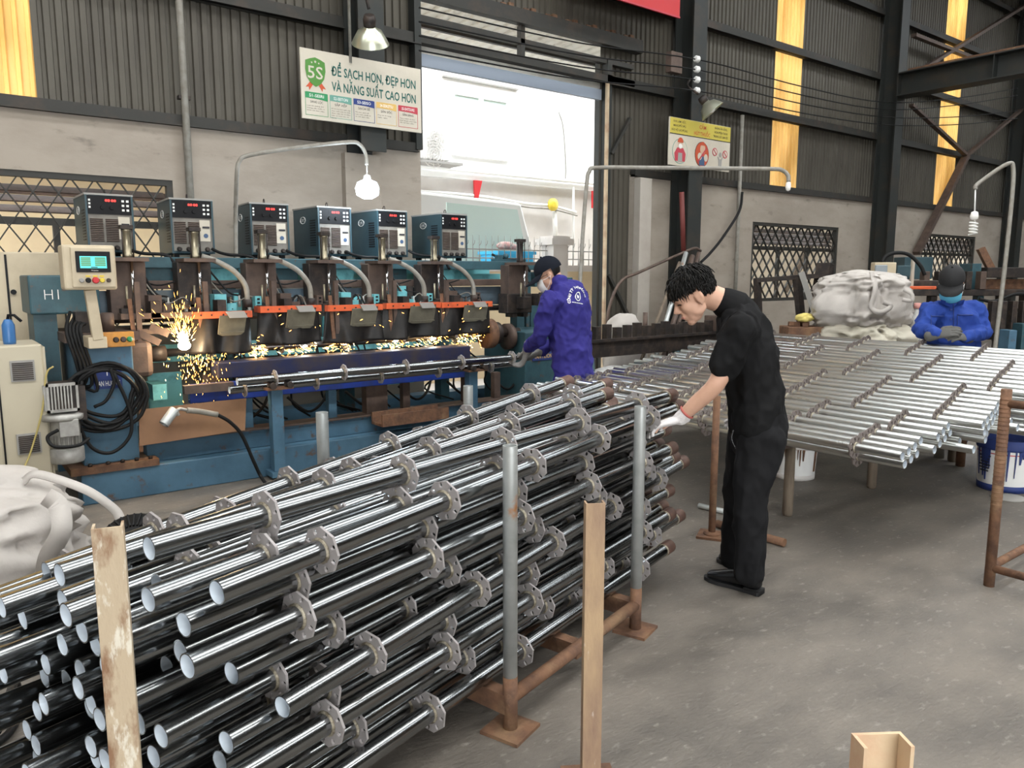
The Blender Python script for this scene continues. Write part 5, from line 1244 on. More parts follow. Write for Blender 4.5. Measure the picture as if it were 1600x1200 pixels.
PP(1363,410,1397,432,8.6,.1,'panel_box',M['beige']); PP(1367,414,1386,428,8.5,.03,'panel_screen',M['screen_off']); PP(1397,415,1418,432,8.8,.15,'panel_side',M['welder'])
G().tube(curve_pts([ondep(u, v, 8.8) for u, v in ((1378,410),(1385,400),(1400,395),(1420,398),(1438,415),(1445,430))], 5), .022, 8).build('arched_hose', M['rubber'], pm)
p = ondep(1433, 482, 8.3); bt = thing('water_bottle', (p.x, p.y, .0), 'clear bottle with a pink cap beside the masked man', 'bottle')
G().lathe([(.075,0),(.08,.02),(.08,.25),(.03,.32),(.025,.36)], (p.x, p.y, p.z-.35), n=18).build('bottle_body', M['plastic_clear'], bt)
G().lathe([(.036,0),(.036,.055),(.03,.06)], (p.x, p.y, p.z), n=16).build('bottle_cap', mat('pink_cap', (.62,.30,.27), .5), bt)
G().box(p.x-.15, p.x+.15, p.y-.12, p.y+.14, 0, p.z-.35).build('bottle_stand', M['darkiron'], bt)
# dark trestle with leaning boards before the middle window
tr = thing('trestle_frame', (9.5, 6.4, 0), 'dark steel trestle with leaning boards under the middle lattice window', 'trestle')
PP2 = lambda u0, v0, u1, v1, t, w, nm, m: G().bar(ondep(u0, v0, t), ondep(u1, v1, t), w, w*.6).build(nm, m, tr)
PP2(1180,438,1290,430,10.6,.10,'trestle_bar',M['darkiron']); PP2(1183,435,1190,606,10.6,.10,'trestle_leg',M['darkiron']); PP2(1245,432,1262,606,10.6,.12,'trestle_leg',M['darkiron'])
PP2(1252,425,1278,505,10.4,.12,'leaning_board',M['greytop']); PP2(1290,412,1275,500,10.6,.2,'leaning_board',M['darkiron'])
yb = ondep(1258, 496, 8.2); lump(G(), yb, (.11, .08, .05), 1.2, .35, 24, 12, 2.2, 4).build('yellow_cloth', mat('yellow_rag', (.62,.52,.16), .9), label='crumpled yellow rag left of the tall white sack', cat='cloth')
rb_ = thing('rusty_parts_bin', ondep(1255, 512, 8.3), 'rusty open bin of small parts left of the white sacks', 'bin')
c = ondep(1255, 512, 8.3); G().obox((c.x, c.y, .5), (.42, .3, 1.0), Matrix.Rotation(-YAW, 3, 'Z')).build('bin_body', M['rust'], rb_, bevel=.01)
for k in range(14):
    rr = random.Random(k); G().obox((c.x+rr.uniform(-.17,.17), c.y+rr.uniform(-.1,.1), 1.015+rr.uniform(0,.02)), (.06,.05,.04), Matrix.Rotation(rr.random()*3, 3, 'Z')).build('small_part', M['rust'], rb_)
# floor clutter by the pole ends
wc = ondep(214, 835, 3.1); wh = thing('ribbed_wheel', wc, 'black ribbed plastic wheel between the sack and the pole pile', 'wheel')
wp_ = Vector((wc.x, wc.y+.05, wc.z-.06)); ax = Vector((-.2, -.5, .8)).normalized()
G().lathe([(.05,0),(.13,.0),(.14,.02),(.13,.045),(.05,.05)], wp_, ax, 30).build('wheel_disc', M['rubber'], wh)
aa = ax.orthogonal().normalized(); bb_ = ax.cross(aa)
for k in range(30): a = 2*math.pi*k/30; dd = aa*math.cos(a)+bb_*math.sin(a); G().bar(wp_+dd*.06+ax*.052, wp_+dd*.125+ax*.048, .006, .012, up=ax).build('wheel_rib', M['rubber'], wh)
G().cyl((wp_.x, wp_.y, 0), wp_, .03, n=10).build('wheel_stem', M['darkiron'], wh)
G().tube(curve_pts([onz(-30,1180,.02), onz(0,1135,.05), onz(14,1090,.2), onz(24,1065,.1), onz(30,1100,.02), onz(18,1140,.02), onz(-10,1165,.02)], 6), .014, 8).build('floor_cable', M['rubber'], label='black cable loop on the floor at the lower left edge', cat='cable')
# ================================================================== PEOPLE
from mathutils.bvhtree import BVHTree
FH = Vector((math.sin(YAW), math.cos(YAW), 0))
def onhd(u, v, hd):
    d = ray(u, v); return CAM + d*(hd/(d.x*FH.x+d.y*FH.y))
def loft(g, pts, rad, side, n=18, m=0, cap=.45):
    pts = [Vector(p) for p in pts]; k = len(pts); rs_ = []; side = Vector(side)
    T = [(pts[min(i+1, k-1)]-pts[max(i-1, 0)]).normalized() for i in range(k)]
    def rg(p, t, a, b):
        s = (side-t*side.dot(t)); s = s.normalized() if s.length > .05 else t.orthogonal().normalized(); q = t.cross(s)
        return g.ring(p, s*a, q*b, n)
    rad = [(r, r) if not isinstance(r, tuple) else r for r in rad]
    a, b = rad[0]; e = min(a, b)*cap*2
    rs_.append(rg(pts[0]-T[0]*e*.8, T[0], a*.45, b*.45)); rs_.append(rg(pts[0]-T[0]*e*.45, T[0], a*.85, b*.85))
    for i in range(k): rs_.append(rg(pts[i], T[i], *rad[i]))
    a, b = rad[-1]; e = min(a, b)*cap*2
    rs_.append(rg(pts[-1]+T[-1]*e*.45, T[-1], a*.85, b*.85)); rs_.append(rg(pts[-1]+T[-1]*e*.8, T[-1], a*.45, b*.45))
    return g.rings(rs_, m)
def smooth_pts(pts, rad, n=4):
    """resample a limb so that its bends are round"""
    rad = [(r, r) if not isinstance(r, tuple) else r for r in rad]
    c = curve_pts(pts, n); ra = []
    for i in range(len(pts)-1):
        for q in range(n):
            t = q/n; ra.append((rad[i][0]*(1-t)+rad[i+1][0]*t, rad[i][1]*(1-t)+rad[i+1][1]*t))
    ra.append(rad[-1]); return c, ra
def limb(g, pts, rad, side, n=18):
    p, r = smooth_pts(pts, rad); return loft(g, p, r, side, n)
def ell(g, c, ax, r, n=18, k=12):
    """ellipsoid in a local frame ax = (X, Y, Z)"""
    c = Vector(c); rs_ = []
    for j in range(1, k):
        th = math.pi*j/k; q = math.sin(th); z = -math.cos(th)
        rs_.append([c+ax[0]*(r[0]*q*math.cos(2*math.pi*i/n))+ax[1]*(r[1]*q*math.sin(2*math.pi*i/n))+ax[2]*(r[2]*z) for i in range(n)])
    return g.rings(rs_, 0)
def fuse(g, name, m, parent, voxel, smooth=4, wr=None, seed=0):
    """one continuous surface from overlapping closed shapes; wr adds cloth folds"""
    me = g.mesh(name, [m]); ob = bpy.data.objects.new(name, me); COL.objects.link(ob)
    r = ob.modifiers.new('r', 'REMESH'); r.mode = 'VOXEL'; r.voxel_size = voxel; r.use_smooth_shade = True
    s = ob.modifiers.new('s', 'SMOOTH'); s.factor = .5; s.iterations = smooth
    dg = bpy.context.evaluated_depsgraph_get(); dg.update()
    m2 = bpy.data.meshes.new_from_object(ob.evaluated_get(dg)); bpy.data.objects.remove(ob); m2.name = name
    m2.materials.clear(); m2.materials.append(m)
    if wr:
        amp, f1, f2 = wr; cos = [v.co.copy() for v in m2.vertices]; nos = [v.normal.copy() for v in m2.vertices]
        for v, c, nn in zip(m2.vertices, cos, nos):
            w = abs(mathutils.noise.noise(Vector((c.x*f1+seed, c.y*f1, c.z*f2))))+.5*abs(mathutils.noise.noise(Vector((c.x*f1*2.1, c.y*f1*2.1+seed, c.z*f2*2.3+3))))
            w += .22*abs(mathutils.noise.noise(Vector((c.x*f1*2.4+c.z*f2*2, c.y*f1*2.4, c.z*f2*3+seed))))
            v.co = c+nn*(amp*(.48-w))
    for p in m2.polygons: p.use_smooth = True
    m2.update(); return link(name, m2, parent)
def hand(g, w, d, nrm, th, curl, scale=1.0, spread=.0, thumb_out=.6):
    """w wrist, d pointing direction, nrm palm normal (towards what is held), th thumb side"""
    d, nrm, th = Vector(d).normalized(), Vector(nrm), Vector(th)
    nrm = (nrm-d*nrm.dot(d)).normalized(); th = (th-d*th.dot(d)-nrm*th.dot(nrm)).normalized(); s = scale
    loft(g, [w-d*.03*s, w+d*.015*s, w+d*.05*s, w+d*.085*s], [(.029*s,.024*s),(.034*s,.02*s),(.041*s,.018*s),(.040*s,.014*s)], th, 14)
    for k, (off, L) in enumerate(((.030,.078),(.010,.088),(-.010,.082),(-.029,.064))):
        p = w+d*.088*s+th*off*s; dd = (d+th*off*spread*10).normalized(); a = 0; pts = [p-d*.02*s, p]
        for q, fr in enumerate((.45, .32, .23)):
            a += curl[q]*(1+.06*k); dv = dd*math.cos(a)+nrm*math.sin(a); p = p+dv*L*fr*s; pts.append(p)
        loft(g, pts, [.0098*s,.0102*s,.0094*s,.0088*s,.0078*s], th, 10)
    b = w+d*.025*s+th*.030*s; d2 = (d*.75+th*thumb_out+nrm*.45).normalized(); d3 = (d*1.0+th*.15+nrm*.5).normalized()
    loft(g, [b-th*.012*s, b+d2*.035*s, b+d2*.035*s+d3*.028*s, b+d2*.035*s+d3*.052*s], [.0135*s,.0118*s,.0105*s,.009*s], nrm, 10)
def head_frame(face, pitch_roll=0):
    X = Vector(face).normalized(); Y = Vector((0,0,1)).cross(X).normalized(); Z = X.cross(Y); return X, Y, Z
def head(g, c, fr, s=1.0):
    X, Y, Z = fr; L = lambda x, y, z: c+(X*x+Y*y+Z*z)*s
    E_ = lambda x, y, z, a, b, d: ell(g, L(x, y, z), fr, (a*s, b*s, d*s))
    E_(-.008,0,.022,.097,.077,.100); E_(.035,0,-.035,.058,.063,.078); E_(.045,0,-.075,.045,.048,.045)
    E_(.072,0,-.106,.022,.027,.019); E_(.078,0,.018,.022,.055,.022)
    for q in (-1, 1):
        E_(.058,q*.036,-.028,.032,.026,.030); E_(.02,q*.050,-.066,.038,.014,.026)
        E_(-.004,q*.080,-.018,.021,.008,.033); E_(-.014,q*.088,-.008,.010,.007,.024); E_(.002,q*.080,-.044,.009,.006,.012)
    loft(g, [L(.092,0,.012), L(.104,0,-.012), L(.116,0,-.032)], [.006*s,.009*s,.012*s], Y, 10)
    for q in (-1, 1): E_(.104,q*.012,-.036,.011,.009,.009)
    E_(.094,0,-.063,.011,.024,.0075); E_(.091,0,-.077,.011,.021,.0085)
def person(loc, label): return thing('person', loc, label, 'person')
def shoe(par, heel, toe, side, s=1.0):
    heel, toe = Vector(heel), Vector(toe); d = (toe-heel).normalized(); L = (toe-heel).length; z = Vector((0,0,1)); sd = z.cross(d)
    g = G(); P = lambda f, h: heel+d*L*f+z*h
    loft(g, [P(.10,.060), P(.28,.066), P(.48,.055), P(.70,.043), P(.88,.034)], [(.034,.046),(.039,.050),(.043,.038),(.047,.028),(.038,.019)], sd, 16, cap=.5)
    loft(g, [P(.16,.05), P(.15,.10)], [(.033,.05),(.034,.048)], sd, 16)
    u = fuse(g, 'shoe', M['shoe'], par, .006, 3)
    prof = [(.0,.027),(.03,.036),(.25,.034),(.45,.036),(.68,.047),(.85,.043),(.96,.026),(1.0,.008)]
    poly = [(f*L, w) for f, w in prof]+[(f*L, -w) for f, w in reversed(prof)]
    G().prism(poly[::-1], heel+z*.001, d, sd, .018).build('shoe_sole', M['sole'], u)
    G().prism([(0,.032),(.26*L,.032),(.26*L,-.032),(0,-.032)][::-1], heel+z*.001, d, sd, .027).build('shoe_heel', M['sole'], u)
    return u
def hair_locks(par, c, fr, s, m, n, keep, lenf):
    """base cap plus overlapping tapered locks"""
    X, Y, Z = fr; g = G(); rr = random.Random(5); L = lambda x, y, z: c+(X*x+Y*y+Z*z)*s
    base = G(); rings_ = []
    ell(base, L(-.014,0,.036), fr, (.101*s,.083*s,.097*s), 26, 16)
    # keep only the cap above the hairline
    keepf = [];
    for f in base.f:
        ok = True
        for i in f:
            p = Vector(base.v[i])-c; x, y, z = p.dot(X)/s, p.dot(Y)/s, p.dot(Z)/s
            if not keep(x, y, z): ok = False
        if ok: keepf.append(f)
    base.f = keepf; base.m = [0]*len(keepf); base.sm = [True]*len(keepf)
    g.v = list(base.v); g.f = list(base.f); g.m = list(base.m); g.sm = list(base.sm)
    for k in range(n):
        a = rr.uniform(-math.pi, math.pi); e = math.asin(rr.uniform(-.55, 1))
        nx, ny, nz = math.cos(e)*math.cos(a), math.cos(e)*math.sin(a), math.sin(e)
        x, y, z = -.014+.100*nx, .083*ny, .036+.096*nz
        if not keep(x, y, z): continue
        flow = Vector((x+.05, y*1.5, -.06-.3*max(0, -x)))       # from the crown outward and down
        nn = Vector((nx, ny, nz)); flow = (flow-nn*flow.dot(nn)); flow = flow.normalized() if flow.length > .01 else Vector((1,0,0))
        flow = (flow+nn*rr.uniform(.05, .30)+Vector((rr.gauss(0,.25), rr.gauss(0,.25), rr.gauss(0,.25)))).normalized()
        Lk = lenf(x, y, z)*rr.uniform(.7, 1.25)
        p0 = Vector((x, y, z))-nn*.006; p1 = p0+flow*Lk*.5+nn*.010; p2 = p0+flow*Lk+nn*.002+Vector((0,0,-.012))
        pts = [L(*p0), L(*p1), L(*p2)]
        g.tube(curve_pts(pts, 3), [.003*s,.0036*s,.0036*s,.0032*s,.0024*s,.0016*s,.0007*s], 4)
    return g.build('hair', m, par)

# ------------------------------------------------------------------ man in black checking the pile
p1 = person((3.2, 2.25, 0), 'dark-haired man in black polo shirt and trousers leaning over the pole pile')
f1 = Vector((-.50, .866, 0)); l1 = Vector((0,0,1)).cross(f1)
H = 3.68
tor = [onhd(1184,668,H), onhd(1181,615,H), onhd(1173,565,H), onhd(1161,515,H), onhd(1150,487,H)]
nb0, nb1 = onhd(1143,476,H), onhd(1106,462,H-.01)
hc = onhd(1084,460,H-.02)
face1 = (f1*.86+FH*-.30-Vector((0,0,1))*.50).normalized(); fr1 = head_frame(face1)
shL, elL, wrL = onhd(1157,512,H-.19), onhd(1119,600,H-.20), onhd(1062,655,H-.12)
shR, elR, wrR = onhd(1150,512,H+.19), onhd(1172,598,H+.22), onhd(1180,645,H+.16)
hipL, knL, anL = onhd(1190,680,H-.09), onhd(1172,785,H-.11), onhd(1172,893,H-.11)
hipR, knR, anR = onhd(1172,676,H+.09), onhd(1156,778,H+.14), onhd(1150,868,H+.19)
g = G()
head(g, hc, fr1); limb(g, [nb0, (nb0+nb1)/2, nb1], [(.062,.066),(.056,.06),(.056,.06)], l1)
loft(g, tor, [(.15,.10),(.14,.095),(.15,.10),(.165,.095),(.10,.07)], l1)
for a, b, c in ((shL, elL, wrL), (shR, elR, wrR)): limb(g, [a, a*.5+b*.5, b, b*.45+c*.55, c], [.050,.046,.041,.037,(.028,.026)], l1)
for a, b, c in ((hipL, knL, anL), (hipR, knR, anR)): limb(g, [a, a*.5+b*.5, b, b*.5+c*.5, c+Vector((0,0,-.02))], [.075,.065,.05,.048,.036], l1)
dL = (onhd(1016,667,H-.10)-wrL).normalized()
hand(g, wrL, dL, (0,0,-1), f1*.3+l1*-1, (.25,.35,.3), .9)
fuse(g, 'body', M['skin'], p1, .0065, 3)
g = G()   # polo shirt
loft(g, tor, [(.178,.126),(.182,.128),(.192,.132),(.198,.122),(.135,.092)], l1, 26, cap=.3)
for a, b, hs in ((shL, elL, .74), (shR, elR, .74)):
    e = a*(1-hs)+b*hs; limb(g, [a+(tor[3]-a)*.25, a, a*.5+e*.5, e], [(.075,.085),(.078,.082),(.070,.072),(.064,.066)], l1, 20)
sh_o = fuse(g, 'polo_shirt', M['shirt'], p1, .009, 3, (.030, 8, 5), 2)
g = G()
limb(g, [nb0+Vector((0,0,-.02))-f1*.02, nb0*.66+nb1*.34], [(.084,.088),(.068,.072)], l1)
fuse(g, 'shirt_collar', M['shirt'], sh_o, .006, 2)
g = G()   # trousers
loft(g, [onhd(1183,640,H), onhd(1186,665,H), onhd(1184,690,H)], [(.165,.122),(.172,.132),(.165,.125)], l1, 26)
for a, b, c, ex in ((hipL, knL, anL, -.0), (hipR, knR, anR, 0)):
    limb(g, [a, a*.55+b*.45, b, b*.5+c*.5, c+Vector((0,0,-.015))], [(.098,.110),(.090,.100),(.076,.080),(.070,.074),(.070,.078)], l1, 20)
tr_o = fuse(g, 'trousers', M['trouser'], p1, .009, 3, (.026, 8, 4), 9)
g = G(); pp = onhd(1148,688,H-.23); g.tube(curve_pts([onhd(1146,672,H-.20), onhd(1143,686,H-.21), onhd(1150,702,H-.215)], 4), .004, 6); g.build('pocket_seam', M['shoe'], tr_o)
shoe(p1, onz(1190,930), onz(1101,903), l1); shoe(p1, onz(1190,896)+Vector((.03,.02,0)), onz(1120,876), l1)
g = G(); hand(g, wrL, dL, (0,0,-1), f1*.3+l1*-1, (.25,.4,.35), 1.05); limb(g, [wrL+(elL-wrL)*.18, wrL], [.034,.034], l1)
gl = fuse(g, 'cotton_glove', M['glovew'], p1, .004, 3)
q = wrL+(elL-wrL)*.20; a_ = (elL-wrL).normalized()
G().lathe([(.036,-.006),(.040,0),(.036,.006)], q, a_, 18, caps=(False, False)).build('glove_cuff', mat('red_elastic', (.45,.12,.10), .8), gl)
g = G(); hand(g, wrR, (f1-Vector((0,0,.6))), l1, f1, (.3,.4,.3), 1.0); fuse(g, 'cotton_glove', M['glovew'], p1, .004, 3)
def keep1(x, y, z):
    if x > .035: return z > .060
    if x > -.02: return z > .052-(.035-x)*.35 or (abs(y) > .05 and z > .034)
    return z > -.035-(x+.02)*-.25
hair_locks(p1, hc, fr1, 1.0, M['hair'], 3200, keep1, lambda x, y, z: .046 if x > .03 else .034 if z > .07 else .014)
X, Y, Z = fr1
for q in (-1, 1):
    b = [hc+X*x+Y*(q*y)+Z*z for x, y, z in ((.097,.016,.020),(.094,.034,.026),(.083,.050,.020))]
    G().tube(curve_pts(b, 4), .0045, 6).build('eyebrow', M['hair'], p1)
    b = [hc+X*x+Y*(q*y)+Z*z for x, y, z in ((.093,.020,-.004),(.090,.032,-.002),(.082,.044,-.006))]
    G().tube(curve_pts(b, 4), .003, 6).build('eyelid_line', M['hair'], p1)
G().tube(curve_pts([hc+X*x+Y*y+Z*z for x, y, z in ((.096,-.022,-.070),(.105,0,-.069),(.096,.022,-.070))], 4), .0045, 6).build('lips', M['lip'], p1)

# ------------------------------------------------------------------ caps and masks
def cap_on(par, c, fr, m, s=1.0, brim=.075):
    X, Y, Z = fr; L = lambda x, y, z: c+(X*x+Y*y+Z*z)*s
    g = G(); base = G(); ell(base, L(-.012,0,.030), fr, (.116*s,.097*s,.112*s), 28, 18)
    kf = [f for f in base.f if all((Vector(base.v[i])-c).dot(Z) > .022*s-.02*s*(((Vector(base.v[i])-c).dot(X)) < -.03*s) for i in f)]
    base.f = kf; base.m = [0]*len(kf); base.sm = [True]*len(kf)
    crown = base.build('cap', m, par)
    pts = []; n = 14
    for i in range(n+1):
        a = -1.15+2.3*i/n; pts.append((math.cos(a), math.sin(a)))
    inn = [L(-.012+.110*x, .092*y, .034) for x, y in pts]; out = [L(.02+(.105+brim)*x*1.0, .098*y, .020-.018*abs(y)-.012) for x, y in pts]
    k = n+1; off = -Z*.006*s; vs = inn+out+[p+off for p in inn]+[p+off for p in out]; fs = []
    for i in range(n): fs += [(i,i+1,k+i+1,k+i),(2*k+i,3*k+i,3*k+i+1,2*k+i+1),(k+i,k+i+1,3*k+i+1,3*k+i),(i,2*k+i,2*k+i+1,i+1)]
    G()._add(vs, fs, 0, True).build('cap_brim', m, crown)
    G().ball(L(-.012,0,.143), .009*s, 8, 6).build('cap_button', m, crown)
    return crown
def mask_on(par, c, fr, m, s=1.0):
    X, Y, Z = fr; L = lambda x, y, z: c+(X*x+Y*y+Z*z)*s
    g = G(); vs = []; n, k = 14, 8
    for j in range(k+1):
        tz = j/k
        for i in range(n+1):
            a = -1.25+2.5*i/n; bul = .020*math.sin(math.pi*tz)
            r0 = .072+.008*math.sin(math.pi*tz); x = .048+(.068+bul)*math.cos(a)*(1-.12*abs(tz-.35)); y = r0*math.sin(a)
            vs.append(L(x, y, -.010-.110*tz))
    n1 = len(vs); vs2 = [c+(v-c)*.96 for v in vs]; fs = []
    for j in range(k):
        for i in range(n): a = j*(n+1)+i; fs += [(a,a+n+1,a+n+2,a+1),(n1+a,n1+a+1,n1+a+n+2,n1+a+n+1)]
    g._add(vs+vs2, fs, 0, True); o = g.build('face_mask', m, par)
    for q in (-1, 1):
        for z in (-.02, -.10): G().tube(curve_pts([L(.07,q*.068,z), L(.03,q*.078,z*.6-.012), L(-.008,q*.086,-.02)], 4), .0018, 5).build('ear_loop', M['white'], o)
    return o
def glasses_on(par, c, fr):
    X, Y, Z = fr; L = lambda x, y, z: c+X*x+Y*y+Z*z
    g = G()
    for q in (-1, 1):
        g.tube([L(.108-.01*abs(math.cos(a)), q*.032+.024*math.cos(a), -.004+.018*math.sin(a)) for a in [k*.52 for k in range(12)]], .0022, 5, closed=True)
        g.tube([L(.098, q*.056, 0), L(.05, q*.077, .004), L(0, q*.083, -.002)], .002, 5)
    g.tube([L(.108, -.008, 0), L(.111, 0, .004), L(.108, .008, 0)], .002, 5)
    g.build('eyeglasses', M['darkiron'], par)

# ------------------------------------------------------------------ worker in indigo at the machine
p2 = person((4.3, 4.85, 0), 'worker in indigo overalls, dark cap and white mask holding a pole at the machine')
f2 = Vector((-.20, .98, 0)); l2 = Vector((0,0,1)).cross(f2); H2 = 6.6
tor2 = [onhd(896,596,H2), onhd(894,560,H2), onhd(890,520,H2), onhd(889,474,H2), onhd(884,451,H2)]
nk0, nk1 = onhd(876,448,H2), onhd(866,430,H2)
hc2 = onhd(857,428,H2); face2 = (-RT*.86+FH*.05-Vector((0,0,1))*.50).normalized(); fr2 = head_frame(face2)
shL2, elL2, wrL2 = onhd(857,470,H2-.20), onhd(845,524,H2-.12), onhd(825,545,H2+.22)
shR2, elR2, wrR2 = onhd(906,464,H2+.18), onhd(880,525,H2+.36), onhd(846,548,H2+.42)
hipL2, knL2, anL2 = onhd(892,608,H2-.10), onhd(885,668,H2-.12), onhd(888,716,H2-.12)
hipR2, knR2, anR2 = onhd(902,606,H2+.10), onhd(903,662,H2+.14), onhd(905,705,H2+.16)
g = G(); head(g, hc2, fr2); limb(g, [nk0, (nk0+nk1)/2, nk1], [.064,.058,.058], l2)
loft(g, tor2, [(.15,.10),(.145,.10),(.155,.105),(.165,.10),(.10,.07)], l2)
for a, b, c in ((shL2, elL2, wrL2), (shR2, elR2, wrR2)): limb(g, [a, a*.5+b*.5, b, b*.45+c*.55, c], [.048,.044,.040,.036,.028], l2)
for a, b, c in ((hipL2, knL2, anL2), (hipR2, knR2, anR2)): limb(g, [a, a*.5+b*.5, b, b*.5+c*.5, c], [.075,.065,.05,.048,.036], l2)
fuse(g, 'body', M['skin'], p2, .008, 3)
g = G(); loft(g, tor2, [(.205,.150),(.200,.148),(.212,.155),(.225,.150),(.165,.115)], l2, 26, cap=.3)
for a, b, c in ((shL2, elL2, wrL2), (shR2, elR2, wrR2)): limb(g, [a+(tor2[3]-a)*.25, a, a*.5+b*.5, b, b*.5+c*.5, c], [(.085,.092),(.085,.088),(.074,.074),(.064,.064),(.056,.056),(.046,.046)], l2, 20)
limb(g, [nk0+Vector((0,0,-.02)), nk0*.5+nk1*.5], [(.085,.088),(.074,.078)], l2)
jk = fuse(g, 'work_jacket', M['workwear'], p2, .010, 3, (.044, 7, 5), 4)
g = G(); loft(g, [onhd(896,590,H2), onhd(897,606,H2), onhd(897,622,H2)], [(.185,.142),(.185,.145),(.17,.135)], l2, 24)
for a, b, c in ((hipL2, knL2, anL2), (hipR2, knR2, anR2)): limb(g, [a, a*.5+b*.5, b, b*.5+c*.5, c], [(.105,.118),(.098,.105),(.085,.09),(.08,.085),(.078,.082)], l2, 20)
fuse(g, 'work_trousers', M['workwear'], p2, .010, 3, (.030, 6, 3.5), 6)
for a in (anL2, anR2): h = Vector((a.x, a.y, 0)); shoe(p2, h-f2*.08, h+f2*.20, l2)
for w_, d_ in ((wrL2, onhd(820,560,H2+.26)-wrL2), (wrR2, onhd(832,556,H2+.40)-wrR2)):
    g = G(); hand(g, w_+d_.normalized()*.02, d_, -RT, FH*.4-RT*.7, (.45,.6,.45), 1.35); limb(g, [w_-d_.normalized()*.05, w_+d_.normalized()*.03], [.052,.045], l2); fuse(g, 'work_glove', M['glove'], p2, .0045, 3)
cap_on(p2, hc2, fr2, M['cap'], 1.06, .085); mask_on(p2, hc2, fr2, M['maskw'], 1.04); glasses_on(p2, hc2, fr2)
g = G(); base = G(); ell(base, hc2+fr2[0]*-.012+fr2[2]*.026, fr2, (.104,.084,.10), 24, 16)
base.f = [f for f in base.f if all(-.07 < (Vector(base.v[i])-hc2).dot(fr2[2]) < .04 and (Vector(base.v[i])-hc2).dot(fr2[0]) < -.02 for i in f)]; base.m = [0]*len(base.f); base.sm = [True]*len(base.f)
base.build('hair', M['hair'], p2)
# emblem printed on the back
bv = BVHTree.FromPolygons([v.co.copy() for v in jk.data.vertices], [tuple(p.vertices) for p in jk.data.polygons])
def print_on(me, u, v, ang, w_px, mtl):
    """wrap a small flat print onto the jacket where that spot of the cloth is"""
    d = ray(u, v).normalized(); hit, nn, _, _ = bv.ray_cast(CAM, d)
    if hit is None: return
    nn = nn if nn.dot(d) < 0 else -nn
    ux = (RT-nn*RT.dot(nn)).normalized(); uy = nn.cross(ux); ca, sa = math.cos(ang), math.sin(ang)
    x2 = ux*ca+uy*sa; y2 = nn.cross(x2)
    for vv in me.vertices:
        p = hit+x2*vv.co.x+y2*vv.co.y; h2, n2, _, _ = bv.ray_cast(p+nn*.08, -nn)
        vv.co = (h2 if h2 is not None else p)+nn*.006
    link('back_print', me, jk)
msg = 'CÔNG TY TÂN HƯƠNG'
for k, ch in enumerate(msg):
    if ch == ' ': continue
    a = R(195-k*11); uu, vv = 902+11*math.cos(a), 468-17*math.sin(a)
    me = text_mesh(ch, .034, M['inkw'], .001, 'CENTER'); print_on(me, uu, vv, a-math.pi/2, 0, None)
ov = G()
me = bpy.data.meshes.new('ring'); n = 22; vs = [(rx*math.cos(R(360*i/n)), ry*math.sin(R(360*i/n)), 0) for rx, ry in ((.030,.044),(.024,.037)) for i in range(n)]
me.from_pydata(vs, [], [(i, (i+1) % n, n+(i+1) % n, n+i) for i in range(n)]); me.materials.append(M['inkw']); print_on(me, 902, 464, -.15, 0, None)
me = bpy.data.meshes.new('sh'); me.from_pydata([(-.013,.014,0),(.013,.014,0),(.012,-.008,0),(0,-.022,0),(-.012,-.008,0)], [], [(0,4,3,2,1)]); me.materials.append(M['inkw']); print_on(me, 902, 464, -.15, 0, None)
me = text_mesh('...........', .05, M['inkw'], .001, 'CENTER'); print_on(me, 902, 474, .0, 0, None)

# ------------------------------------------------------------------ man in the royal blue jacket behind the heap
p3 = person((7.25, 3.0, 0), 'man in royal blue jacket, black cap and light blue mask standing behind the heap')
f3 = Vector((-.94, -.34, 0)); l3 = Vector((0,0,1)).cross(f3); H3 = 6.86
tor3 = [onhd(1488,590,H3), onhd(1488,555,H3), onhd(1488,520,H3), onhd(1488,492,H3), onhd(1488,476,H3)]
nq0, nq1 = onhd(1488,472,H3), onhd(1488,456,H3-.02)
hc3 = onhd(1487,441,H3-.06); face3 = (f3*.80-Vector((0,0,1))*.60).normalized(); fr3 = head_frame(face3)
s3L, e3L, w3L = onhd(1521,486,H3), onhd(1538,518,H3-.10), onhd(1508,527,H3-.34)
s3R, e3R, w3R = onhd(1455,486,H3), onhd(1440,516,H3-.10), onhd(1463,523,H3-.34)
g = G(); head(g, hc3, fr3); limb(g, [nq0, (nq0+nq1)/2, nq1], [.064,.058,.058], l3)
loft(g, tor3, [(.14,.09),(.14,.09),(.15,.09),(.13,.08),(.07,.06)], l3)
for a, b, c in ((s3L, e3L, w3L), (s3R, e3R, w3R)): limb(g, [a, a*.5+b*.5, b, b*.45+c*.55, c], [.042,.042,.038,.034,.028], f3)
hips = [Vector((tor3[0].x, tor3[0].y, .86))+l3*q for q in (.09, -.09)]
for h in hips: limb(g, [h, Vector((h.x, h.y, .45)), Vector((h.x, h.y, .08))], [.075,.052,.04], l3)
fuse(g, 'body', M['skin'], p3, .008, 3)
g = G(); loft(g, tor3, [(.21,.145),(.205,.145),(.21,.15),(.20,.135),(.11,.09)], l3, 26, cap=.3)
for a, b, c in ((s3L, e3L, w3L), (s3R, e3R, w3R)): limb(g, [a+(tor3[3]-a)*.3, a, a*.5+b*.5, b, b*.5+c*.5, c], [(.085,.09),(.085,.088),(.076,.076),(.068,.068),(.058,.058),(.046,.046)], f3, 20)
jk3 = fuse(g, 'jacket', M['jacket'], p3, .010, 3, (.044, 7, 5), 8)
bv3 = BVHTree.FromPolygons([v.co.copy() for v in jk3.data.vertices], [tuple(p.vertices) for p in jk3.data.polygons])
def on3(u, v, off=.006):
    d = ray(u, v).normalized(); h, n_, _, _ = bv3.ray_cast(CAM, d); return (h-d*off) if h is not None else onhd(u, v, H3-.15)
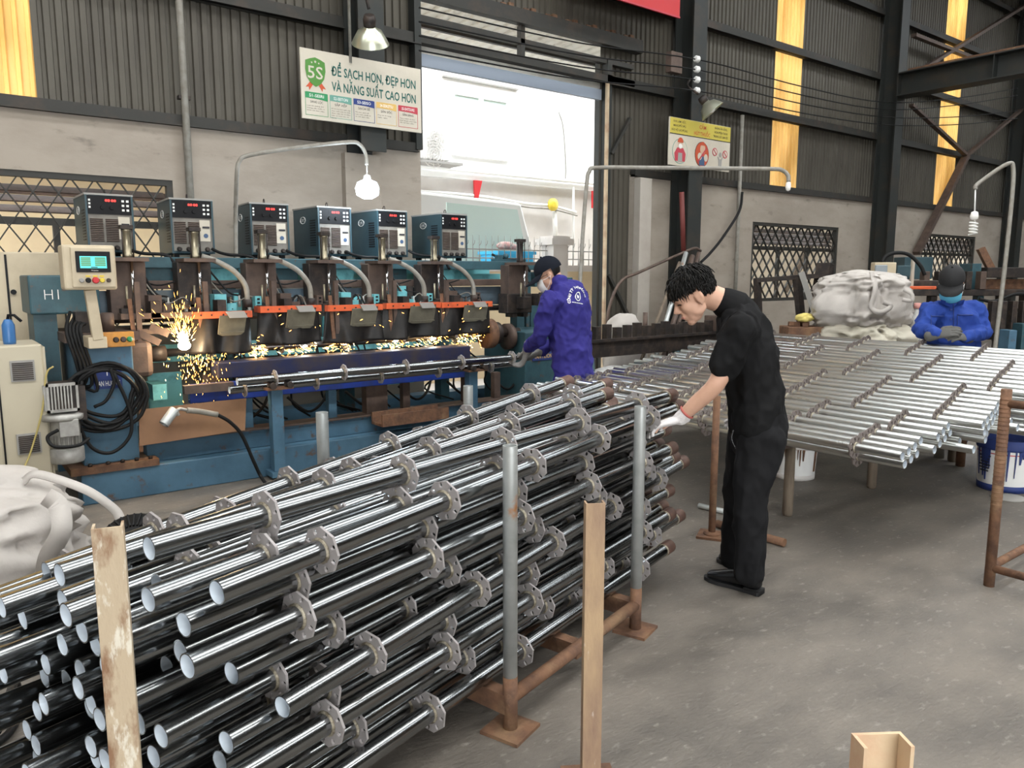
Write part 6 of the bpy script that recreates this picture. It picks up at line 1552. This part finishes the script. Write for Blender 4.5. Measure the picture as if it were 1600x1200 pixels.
for v in (484, 499, 513): G().lathe([(.009,0),(.009,.004)], on3(1486, v), -FH, 10).build('jacket_button', M['navy'], jk3)
for u0, u1 in ((1455, 1476), (1496, 1520)):
    G().tube([on3(u, 492+(.0 if u0 > 1480 else 2)) for u in range(u0, u1+1, 4)], .005, 6).build('pocket_flap_seam', M['navy'], jk3)
    G().tube([on3(u0, v) for v in range(492, 512, 4)], .003, 5).build('pocket_seam', M['navy'], jk3)
G().tube([on3(1490, v, .004) for v in range(474, 530, 4)], .003, 5).build('jacket_placket', M['navy'], jk3)
for q in (-1, 1):
    a = [on3(1488+q*3, 480, .012), on3(1488+q*16, 476, .012), on3(1488+q*19, 468, .01), on3(1488+q*8, 471, .012)]
    g = G(); nn = -FH*.008; g._add(a+[p+nn for p in a], [(0,1,2,3),(7,6,5,4),(0,4,5,1),(1,5,6,2),(2,6,7,3),(3,7,4,0)]); g.build('jacket_collar', M['jacket'], jk3)
g = G(); loft(g, [Vector((tor3[0].x, tor3[0].y, z)) for z in (1.0, .9, .82)], [(.175,.13),(.18,.135),(.17,.13)], l3, 22)
for h in hips: limb(g, [h, Vector((h.x, h.y, .62)), Vector((h.x, h.y, .45)), Vector((h.x, h.y, .08))], [.105,.095,.082,.078], l3)
fuse(g, 'work_trousers', M['jacket'], p3, .012, 3)
for h in hips: b = Vector((h.x, h.y, 0)); shoe(p3, b-f3*.08, b+f3*.20, l3)
for w_, tgt, th in ((w3L, onhd(1482,521,H3-.46), Vector((0,0,1))), (w3R, onhd(1490,517,H3-.42), Vector((0,0,1)))):
    d_ = tgt-w_; g = G(); hand(g, w_, d_, (f3*-.3-Vector((0,0,1))*.3+(l3 if w_ is w3R else -l3)*.0 - f3*.2), th, (.35,.45,.4), 1.2); limb(g, [w_-d_.normalized()*.06, w_], [.046,.042], l3); fuse(g, 'work_glove', M['gloved'], p3, .0045, 3)
cap_on(p3, hc3, fr3, mat('black_cap', (.013,.013,.014), .8), 1.08, .07); mask_on(p3, hc3, fr3, M['maskb'], 1.14)
